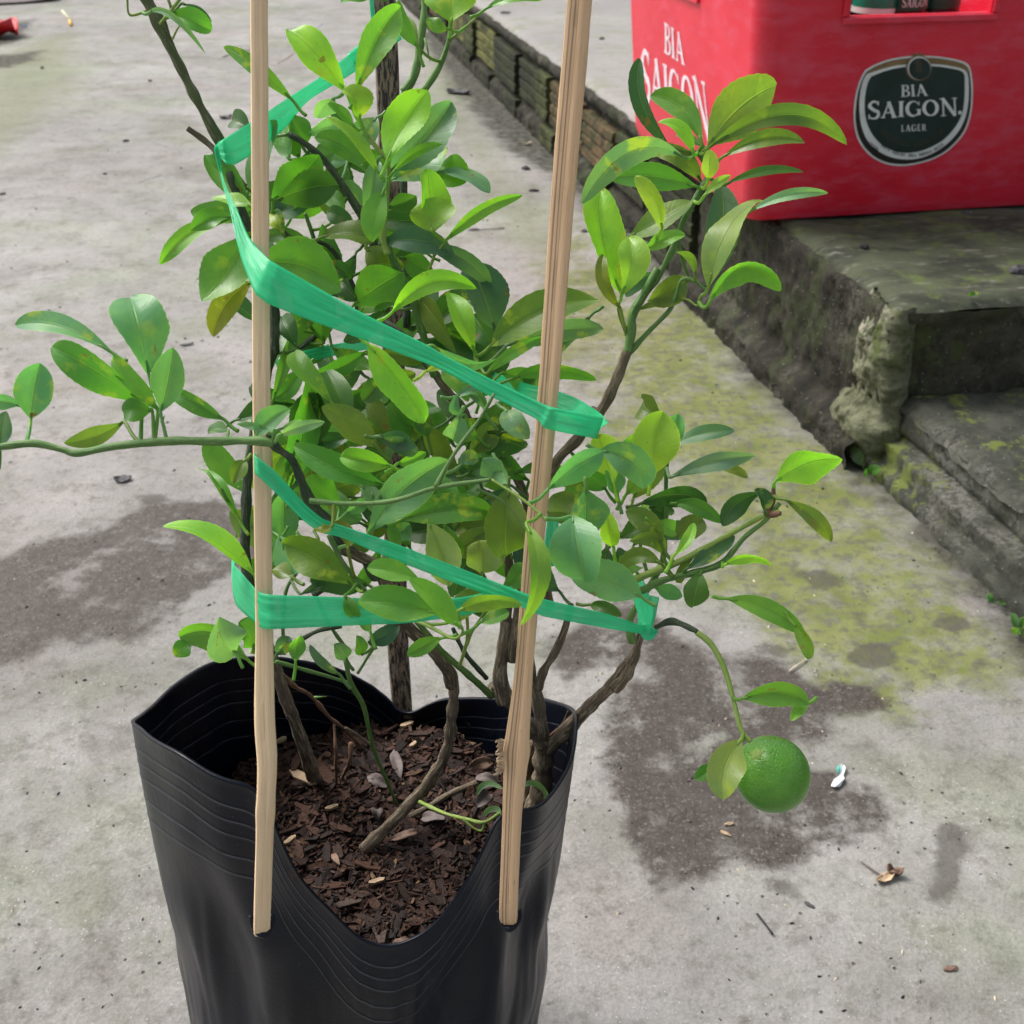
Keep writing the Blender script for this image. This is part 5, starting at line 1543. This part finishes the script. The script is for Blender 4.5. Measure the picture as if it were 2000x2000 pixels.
# upper wrap: old stake -> behind the left stake -> round the branch -> across the front -> round the right stake and branch
strip([(775, 60, .462, 42, 0), (735, 85, .455, 40, 0), (690, 122, .440, 42, 0)], 1)
band([(715, 85, 715, 122, .445), (690, 100, 692, 142, .440), (620, 155, 601, 196, .415), (560, 193, 558, 250, .395), (525, 217, 520, 282, .382), (489, 239, 489, 304, .372), (455, 260, 460, 322, .364), (434, 273, 442, 320, .360), (424, 283, 432, 310, .362)], 11)
band([(438, 272, 428, 276, .362), (428, 285, 417, 288, .368), (434, 337, 430, 338, .368), (442, 366, 437, 368, .362), (463, 409, 449, 411, .355), (484, 460, 460, 462, .350), (503, 485, 473, 512, .346), (525, 507, 498, 574, .3408), (545, 519, 524, 594, .3405), (594, 547, 590, 620, .344), (700, 608, 700, 660, .348), (833, 673, 822, 706, .348), (868, 694, 858, 720, .348), (964, 744, 950, 770, .348), (1066, 792, 1052, 820, .3475), (1082, 797, 1062, 837, .3465), (1178, 816, 1166, 857, .358)], 2)
strip([(1172, 838, .358, 44, 0), (1160, 822, .375, 42, 0), (1120, 795, .39, 40, 0), (1080, 780, .395, 40, 0), (1030, 770, .40, 40, 0), (960, 745, .42, 40, 0)], 3)
strip([(540, 715, .43, 26, 0), (600, 695, .435, 24, 0), (660, 682, .44, 24, 0), (720, 672, .45, 22, 0)], 4)
# lower wraps
band([(470, 1085, 452, 1090, .392), (457, 1102, 452, 1122, .386), (459, 1105, 456, 1164, .380), (468, 1114, 462, 1185, .374), (505, 1157, 512, 1228, .359), (530, 1162, 530, 1229, .357), (670, 1166, 700, 1221, .362), (780, 1174, 790, 1218, .365), (900, 1168, 900, 1204, .37), (1000, 1145, 1000, 1180, .375)], 5)
band([(512, 880, 512, 905, .366), (496, 888, 496, 923, .352), (502, 893, 504, 930, .3495), (536, 918, 536, 960, .350), (600, 990, 594, 1018, .354), (630, 1014, 624, 1040, .356), (661, 1025, 667, 1049, .357), (760, 1057, 750, 1086, .356), (900, 1110, 890, 1140, .355), (1028, 1160, 1020, 1186, .3535), (1066, 1171, 1059, 1204, .3545), (1183, 1198, 1178, 1226, .362), (1253, 1221, 1250, 1238, .371), (1285, 1230, 1283, 1238, .378)], 6)
strip([(1238, 1130, .41, 36, 0), (1250, 1160, .40, 34, 0), (1262, 1195, .39, 34, 0), (1258, 1232, .38, 26, 0)], 7)
strip([(1278, 1165, .41, 20, 0), (1270, 1200, .395, 24, 0), (1262, 1236, .38, 20, 0)], 9)
strip([(1240, 1232, .376, 8, 0), (1258, 1225, .372, 26, 0), (1268, 1238, .372, 34, 0), (1284, 1232, .374, 6, 0)], 10, 'ribbon_knot')
strip([(1080, 1010, .40, 22, 0), (1078, 1050, .40, 26, 0), (1070, 1105, .40, 24, 0)], 8)
strip([(724, -20, .462, 9, 0), (728, 30, .462, 9, 0), (731, 60, .462, 8, 0)], 12)
strip([(745, 60, .455, 50, 0), (758, 52, .452, 54, 0), (776, 55, .456, 50, 0)], 13)

# ================================================================ small things lying about
def onfloor(px, py, z=0.0):
    p = G(px, py, z); return Vector((p.x, p.y, (ground_z(p.x, p.y) if z == 0 else z) + .0003))
def crumple(name, label, cat, px, py, L, w_, h_, yaw, mat, seed, z=0.0, group=None, curl=.5):
    p = onfloor(px, py, z); vs, fs = [], []; n, m_ = 12, 7; rr = random.Random(seed)
    for j in range(n + 1):
        t = j / n; ww = w_ / 2 * (math.sin(math.pi * min(1, max(0, t * .96 + .02))) ** .6)
        for i in range(m_ + 1):
            u = -1 + 2 * i / m_
            zz_ = h_ * (curl * u * u + (1 - curl) * (t - .5) ** 2 * 4) + h_ * .5 * mn.noise(Vector((t * 3, u * 2, seed)))
            vs.append(Vector(((t - .5) * L, u * ww, max(.0002, zz_))))
    for j in range(n):
        for i in range(m_): a_ = j * (m_ + 1) + i; fs.append((a_, a_ + 1, a_ + m_ + 2, a_ + m_ + 1))
    o = mesh_obj(name, vs, fs, mat); o.location = p; o.rotation_euler = (0, 0, yaw)
    sd = o.modifiers.new('thick', 'SOLIDIFY'); sd.thickness = .0004
    tag(o, label, cat, group); return o
def lumpy(name, label, cat, px, py, sx, sy, sz, yaw, mat, seed, z=0.0, group=None):
    bm = bmesh.new(); bmesh.ops.create_icosphere(bm, subdivisions=2, radius=1)
    for v in bm.verts:
        k_ = 1 + .35 * mn.noise(v.co * 1.7 + Vector((seed, 0, 0))); v.co = Vector((v.co.x * sx * k_, v.co.y * sy * k_, max(-.3, v.co.z) * sz * k_ + sz * .3))
    me_ = bpy.data.meshes.new(name); bm.to_mesh(me_); bm.free(); me_.materials.append(mat)
    o = bpy.data.objects.new(name, me_); COL.objects.link(o); o.location = onfloor(px, py, z); o.rotation_euler = (0, 0, yaw)
    tag(o, label, cat, group); return o
def stick(name, label, cat, pts, r_, mat, group=None, lift=.001, z=0.0):
    P = []
    for i_, (x, y) in enumerate(pts):
        q = onfloor(x, y, z); P.append((q.x, q.y, q.z + lift * (1 + (i_ % 2) * .6), r_ * (1 - .25 * i_ / len(pts))))
    v, f, u = tube(catmull(P, 5), 7, .4, seed=int(pts[0][0])); o0 = Vector(P[0][:3])
    o = mesh_obj(name, [q - o0 for q in v], f, mat, None, True, u); o.location = o0
    tag(o, label, cat, group); return o
M['char'] = simple_mat('black_debris', (.022, .02, .02), .8, .4, 200, .8, 500, .0006)
M['greydebris'] = simple_mat('grey_dry_scrap', (.075, .07, .075), .8, .5, 200, .8, 500, .0006)
M['paper'] = simple_mat('white_paper_scrap', (.75, .78, .80), .7, .05, 90)
M['teal'] = simple_mat('teal_plastic_scrap', (.05, .28, .24), .4, .1, 90)
M['straw'] = simple_mat('pale_straw', (.50, .44, .33), .8, .2, 200)
M['yellow'] = simple_mat('yellow_filter', (.75, .42, .03), .6, .1, 90)
M['cream'] = simple_mat('cream_paper', (.55, .55, .35), .7, .1, 90)
M['blue'] = simple_mat('blue_plastic', (.22, .32, .72), .4, .1, 90)
M['red2'] = simple_mat('shiny_red_plastic', (.55, .012, .02), .25, .2, 60)
M['puddle'] = simple_mat('wet_brown_rag', (.055, .035, .035), .5, .4, 60, .6, 200, .002)
M['weed'] = simple_mat('small_weed_leaf', (.07, .17, .04), .6, .4, 200)

lumpy('debris_lump', 'black crumb on the grey yard above the long left shoot', 'debris', 246, 277, .006, .0035, .003, .5, M['char'], 1)
lumpy('debris_lump', 'small dark crumb below and left of the black crumb on the yard', 'debris', 205, 340, .004, .0025, .0018, .2, M['char'], 2)
lumpy('debris_lump', 'dark pellet high on the yard, right of the yellow stub', 'debris', 293, 161, .0045, .004, .003, .2, M['char'], 3)
lumpy('debris_lump', 'dark upright crumb near the mossy top left corner', 'debris', 83, 135, .005, .004, .004, 1.2, M['char'], 4)
lumpy('debris_lump', 'dark crumb at the far left edge of the yard', 'debris', 5, 380, .006, .005, .002, 1.2, M['char'], 5)
crumple('dried_leaf', 'crumpled dark grey leaf left of the pale stake, under the ribbon end', 'leaf', 442, 232, .026, .016, .007, .5, M['greydebris'], 6)
crumple('dried_leaf', 'grey curled leaf scrap on the yard, above the wet stain', 'leaf', 240, 937, .016, .012, .004, .1, M['greydebris'], 7)
crumple('dried_leaf', 'thin grey-green scrap right of the upright dark leaves at left', 'leaf', 365, 675, .016, .005, .002, .4, M['greydebris'], 8)
crumple('dried_leaf', 'flattened dirty leaf at the foot of the brick kerb, mouldy grey', 'leaf', 895, 183, .055, .035, .010, -.3, M['greydebris'], 9)
crumple('dried_leaf', 'pale scrap stuck to the foot of the dark kerb', 'leaf', 1031, 283, .018, .008, .006, .6, M['straw'], 10)
stick('twig', 'fine dark curled twig behind the bright forked leaf', 'twig', [(985, 447), (940, 452), (915, 450)], .0007, M['char'])
lumpy('debris_lump', 'dark scrap beside the fine curled twig behind the leaves', 'debris', 925, 450, .009, .005, .0016, .1, M['greydebris'], 12)
lumpy('debris_lump', 'brown pebble on the yard near the kerb, right of the forked leaf', 'pebble', 1027, 332, .007, .006, .005, .1, M['greydebris'], 13)
lumpy('debris_lump', 'brown seed on the yard below the pebble beside the kerb', 'debris', 1043, 374, .009, .004, .003, .0, M['char'], 14)
lumpy('debris_lump', 'brown crumb right of the leaning bamboo stake', 'debris', 1141, 455, .005, .004, .003, .0, M['greydebris'], 15)
stick('straw_stem', 'short curved white straw left of the bright pair of leaves', 'straw', [(542, 124), (560, 115), (574, 103)], .0010, M['straw'])
stick('straw_stem', 'brown split stem behind the pale bamboo stake', 'straw', [(436, 112), (462, 103), (498, 98)], .0012, M['deadleaf'])
stick('straw_stem', 'thin pale splinter near the drooping yellow-edged leaf', 'straw', [(1541, 1314), (1560, 1302), (1576, 1291)], .0006, M['straw'])
stick('straw_stem', 'long faint straw line on the yard left of the upper branch', 'straw', [(220, 157), (320, 155), (420, 150)], .0004, M['straw'], lift=.0003)
stick('twig', 'small dark curved twig on the lower right of the yard', 'twig', [(1478, 1791), (1490, 1808), (1508, 1830)], .0007, M['char'])
stick('twig', 'brown twig sticking out of the pale husk on the right', 'twig', [(1682, 1688), (1698, 1702), (1722, 1718)], .0006, M['deadleaf2'])
stick('twig', 'hair-thin dark stem on the yard left of the tree', 'twig', [(272, 357), (295, 350), (318, 342)], .0003, M['char'], lift=.0002)
crumple('husk', 'pale brown husk curled on the right of the yard', 'husk', 1728, 1722, .013, .006, .004, .5, M['woodchip'], 16)
crumple('husk', 'dark brown husk piece leaning on the pale husk', 'husk', 1745, 1712, .009, .006, .007, -.3, M['deadleaf'], 17)
lumpy('wood_chip', 'lone wood chip near the right edge of the yard', 'wood chip', 1857, 1894, .0042, .0018, .0012, .15, M['deadleaf'], 18)
lumpy('wood_chip', 'upper wood chip in the wet stain below the lime', 'wood chip', 1423, 1612, .0030, .0012, .0010, .1, M['woodchip'], 19)
lumpy('wood_chip', 'lower wood chip in the wet stain below the lime', 'wood chip', 1417, 1630, .0036, .0012, .0010, -.6, M['woodchip'], 20)
lumpy('wood_chip', 'faint grey chip at the foot of the wet stain', 'wood chip', 1580, 1772, .0035, .0012, .0008, -.7, M['greydebris'], 21)
pap = empty('paper_scrap', onfloor(1640, 1520), 'small folded white scrap with a teal corner beside the lime', 'paper')
def scrap(nm_, poly, mat, h):
    top_ = [onfloor(x, y) + Vector((0, 0, h + .0015 * (i % 2))) for i, (x, y) in enumerate(poly)]; n = len(top_)
    vs_ = top_ + [p - Vector((0, 0, .0006)) for p in top_]
    mesh_obj(nm_, vs_, [tuple(range(n)), tuple(range(2 * n - 1, n - 1, -1))] + [(i, n + i, n + (i + 1) % n, (i + 1) % n) for i in range(n)], mat, pap, False)
scrap('white_fold', [(1622, 1540), (1628, 1530), (1638, 1520), (1640, 1500), (1648, 1498), (1650, 1508), (1646, 1520), (1648, 1528), (1640, 1540), (1630, 1545)], M['paper'], .0014)
scrap('teal_corner', [(1631, 1508), (1640, 1503), (1640, 1515), (1634, 1520)], M['teal'], .0026)
cg = empty('paper_stub', onfloor(135, 35), 'little rolled cream paper stub with a yellow tip, top left of the yard', 'paper')
def seg(nm_, a_, b_, r_, mat, par):
    p, q = onfloor(*a_), onfloor(*b_); v, f, u = tube([(p.x, p.y, p.z + r_, r_), (q.x, q.y, q.z + r_, r_)], 8); mesh_obj(nm_, v, f, mat, par)
seg('rolled_paper', (122, 24), (138, 42), .0032, M['cream'], cg); seg('yellow_tip', (137, 44), (139, 53), .0040, M['yellow'], cg)
crumple('plastic_scrap', 'tiny pale blue plastic scrap below the red wrapper', 'plastic scrap', 49, 54, .016, .012, .006, .2, M['blue'], 22)
stick('plastic_thread', 'short blue thread on the yard left of the old stake', 'thread', [(612, 58), (622, 53), (632, 49)], .0006, M['blue'])
crumple('plastic_wrapper', 'shiny red plastic wrapper cut by the left edge of the photo', 'wrapper', -18, 72, .19, .13, .055, -.35, M['red2'], 23, curl=.8)
crumple('cloth_rag', 'dull wet brown rag in the far top left corner', 'rag', -10, 4, .42, .20, .012, .25, M['puddle'], 24)
lumpy('pebble', 'black pebble on the mossy platform in front of the crate', 'pebble', 1687, 486, .0045, .0045, .0045, 0, M['char'], 25, PZ)
lumpy('pebble', 'grey-brown stone at the right of the mossy platform', 'pebble', 1985, 533, .009, .006, .006, .4, M['greydebris'], 26, PZ)
lumpy('pebble', 'dark stone tucked under the front edge of the crate', 'pebble', 1888, 418, .008, .005, .003, .4, M['greydebris'], 27, PZ)
for (x, y, w__, nm_, sd_) in ((1110, 11, .012, 'far', 30), (1176, 77, .006, 'near', 31)):
    lumpy('debris_lump', f'{nm_} dark crumb on the pale platform between stake and crate', 'debris', x + (0 if sd_ > 30 else -124), y + (0 if sd_ > 30 else 15), w__, .005, .003, 0, M['char'], sd_, PZ)
# little weeds in the crack under the kerb
def weed(px, py, n, L, label, z=0.0, mat='weed'):
    e_ = empty('weed', onfloor(px, py, z), label, 'weed'); rr = random.Random(px)
    for q in range(n):
        a_ = rr.uniform(0, 6.28); b = Vector(e_.location); tp = b + Vector((math.cos(a_) * L, math.sin(a_) * L, L * rr.uniform(.3, 1.0)))
        o = make_leaf('leaf', b + (tp - b) * .25, tp, L * rr.uniform(.4, .6), 0, L * .1, 0, .2, .3, e_, M['leaf'], (.06 * rr.uniform(.8, 1.3), .17 * rr.uniform(.7, 1.2), .05), b, .0003, q + px)
weed(1448, 668, 7, .010, 'tiny weed in the crack under the rendered kerb, farther one')
weed(1540, 780, 8, .009, 'pale tiny weed at the foot of the kerb, middle one')
weed(1612, 845, 6, .009, 'green tiny weed at the foot of the kerb, nearest one')
weed(1497, 695, 7, .008, 'dark green tuft against the kerb above the pale weed')
weed(1692, 925, 5, .022, 'bluish weed under the pale plaster lump')
weed(1990, 1240, 9, .012, 'green tuft at the right edge under the lower step')
weed(1893, 579, 3, .007, 'bright yellow-green sprout on the platform edge', PZ)
weed(1945, 1180, 5, .008, 'tiny seedling in the joint of the lower step')
# dead leaves and chips lying on the mulch
def onsoil(px, py):
    p = G(px, py, SZL); return Vector((p.x, p.y, soil_z(p.x, p.y) + .0022))
def soilleaf(reg, bx, by, tx, ty, w_, mat, label, arch=.002, cat='leaf'):
    a_ = onsoil(*Z(reg, bx, by)); b_ = onsoil(*Z(reg, tx, ty)); e_ = None
    mid_ = a_.copy()
    o = make_leaf('dried_leaf', a_ - mid_, b_ - mid_ + Vector((0, 0, .0015)), w_ * REG[reg][2] / FPX * .48, 0, arch, .15, .35, 1.2, None, mat, (.2, .12, .08), None, .0004, int(bx), facing=Vector((0, -.5, .85)))
    o.location = mid_; sd = o.modifiers.new('thick', 'SOLIDIFY'); sd.thickness = .00025
    tag(o, label, cat)
DL = M['deadleaf']; DG = M['deadleaf2']
soilleaf('k', 1540, 470, 1320, 360, 110, DL, 'large brown curled leaf behind the knotted stake', .006)
soilleaf('k', 1350, 420, 1270, 370, 80, DG, 'grey dry leaf against the bag wall, left of the large brown one', .003)
soilleaf('k', 1420, 590, 1290, 620, 75, DL, 'brown leaf lying left of the knotted stake, upper one', .003)
soilleaf('k', 1450, 730, 1320, 690, 60, DG, 'dull leaf lying left of the knotted stake, lower one', .003)
soilleaf('k', 920, 670, 880, 540, 65, DG, 'narrow purple-brown leaf behind the green sprout', .001)
soilleaf('k', 740, 670, 850, 720, 70, DG, 'purple-brown leaf left of the green sprout', .001)
soilleaf('k', 860, 1000, 1015, 975, 55, DL, 'orange-brown leaf under the cut branch end', .001)
soilleaf('k', 1030, 880, 1160, 930, 70, DG, 'broken grey leaf at the fork of the low branch', .002)
soilleaf('k', 1400, 780, 1330, 860, 90, DG, 'folded brown leaf by the curled green tendril', .003)
soilleaf('k', 790, 900, 800, 850, 60, DG, 'rounded grey husk beside the low branch', .004)
soilleaf('k', 880, 1600, 960, 1570, 50, DL, 'reddish scrap at the front lip of the mulch', .002)
soilleaf('k', 550, 1070, 590, 1150, 34, DL, 'orange sliver in the front half of the mulch', .001)
def soilchip(reg, a1, a2, w_, label):
    a_ = onsoil(*Z(reg, *a1)); b_ = onsoil(*Z(reg, *a2)); d = b_ - a_; mb = MB(); s_ = Vector((-d.y, d.x, 0)).normalized() * w_ * REG[reg][2] / FPX * .48
    mb.add([Vector((0, 0, 0)), d * .3 - s_ * .5, d * .9 - s_ * .4, d, d * .75 + s_ * .5, d * .1 + s_ * .45] + [q + Vector((0, 0, .0012)) for q in (Vector((0, 0, 0)), d * .3 - s_ * .5, d * .9 - s_ * .4, d, d * .75 + s_ * .5, d * .1 + s_ * .45)],
           [(5, 4, 3, 2, 1, 0), (6, 7, 8, 9, 10, 11)] + [(i, (i + 1) % 6, 6 + (i + 1) % 6, 6 + i) for i in range(6)])
    o = mb.build('wood_chip', M['woodchip']); o.location = a_; tag(o, label, 'wood chip')
soilchip('k', (320, 650), (470, 740), 60, 'long pale wood chip at the foot of the left stem')
soilchip('k', (515, 870), (585, 840), 26, 'small pale chip left of the green sprout')
soilchip('k', (745, 1255), (835, 1228), 26, 'thin pale sliver in the dark front of the mulch')
soilchip('k', (250, 500), (305, 468), 30, 'pale chip just right of the left bamboo stake')
soilchip('k', (290, 1030), (355, 990), 26, 'tan chip beside the dipping bag rim')
soilchip('k', (970, 530), (1010, 505), 24, 'small tan seed-like chip in the middle back of the mulch')
soilchip('k', (915, 410), (990, 395), 30, 'tan bark chip near the back wall of the bag')
# fine grit all over the yard: uncountable
mb = MB(); r5 = random.Random(9)
for q in range(2600):
    y = .14 * (2.4 / .14) ** r5.random(); x = r5.uniform(-.55, .55) * (y + .35)
    if (Vector((x, y, 0)) - AX).length < .09: continue
    if (Vector((x, y, 0)) - C0).dot(INN) > -.03 and y < 4: 
        if (Vector((x, y, 0)) - C0).dot(INN) > .0: continue
    s_ = r5.choice([.0004, .0006, .0008, .0012]) * (1 + y * .6)
    c_ = r5.choice([0, 0, 1, 2]); z_ = ground_z(x, y)
    a_ = r5.uniform(0, 3); v1 = Vector((math.cos(a_), math.sin(a_), 0)) * s_ * 1.6; v2 = Vector((-math.sin(a_), math.cos(a_), 0)) * s_
    mb.add([(x, y, z_ - .0002), Vector((x, y, z_)) + v1, Vector((x, y, z_)) + v1 * .4 + v2, Vector((x, y, z_)) + v2 * .9 - v1 * .3, Vector((x, y, z_)) + v1 * .4 + v2 * .4 + Vector((0, 0, s_ * .8))],
           [(0, 1, 4), (1, 2, 4), (2, 3, 4), (3, 0, 4)], c_)
gr_ = mb.build('yard_grit', [M['char'], M['greydebris'], M['straw']]); tag(gr_, 'fine dark and pale grit scattered over the concrete yard', 'grit', kind='stuff')
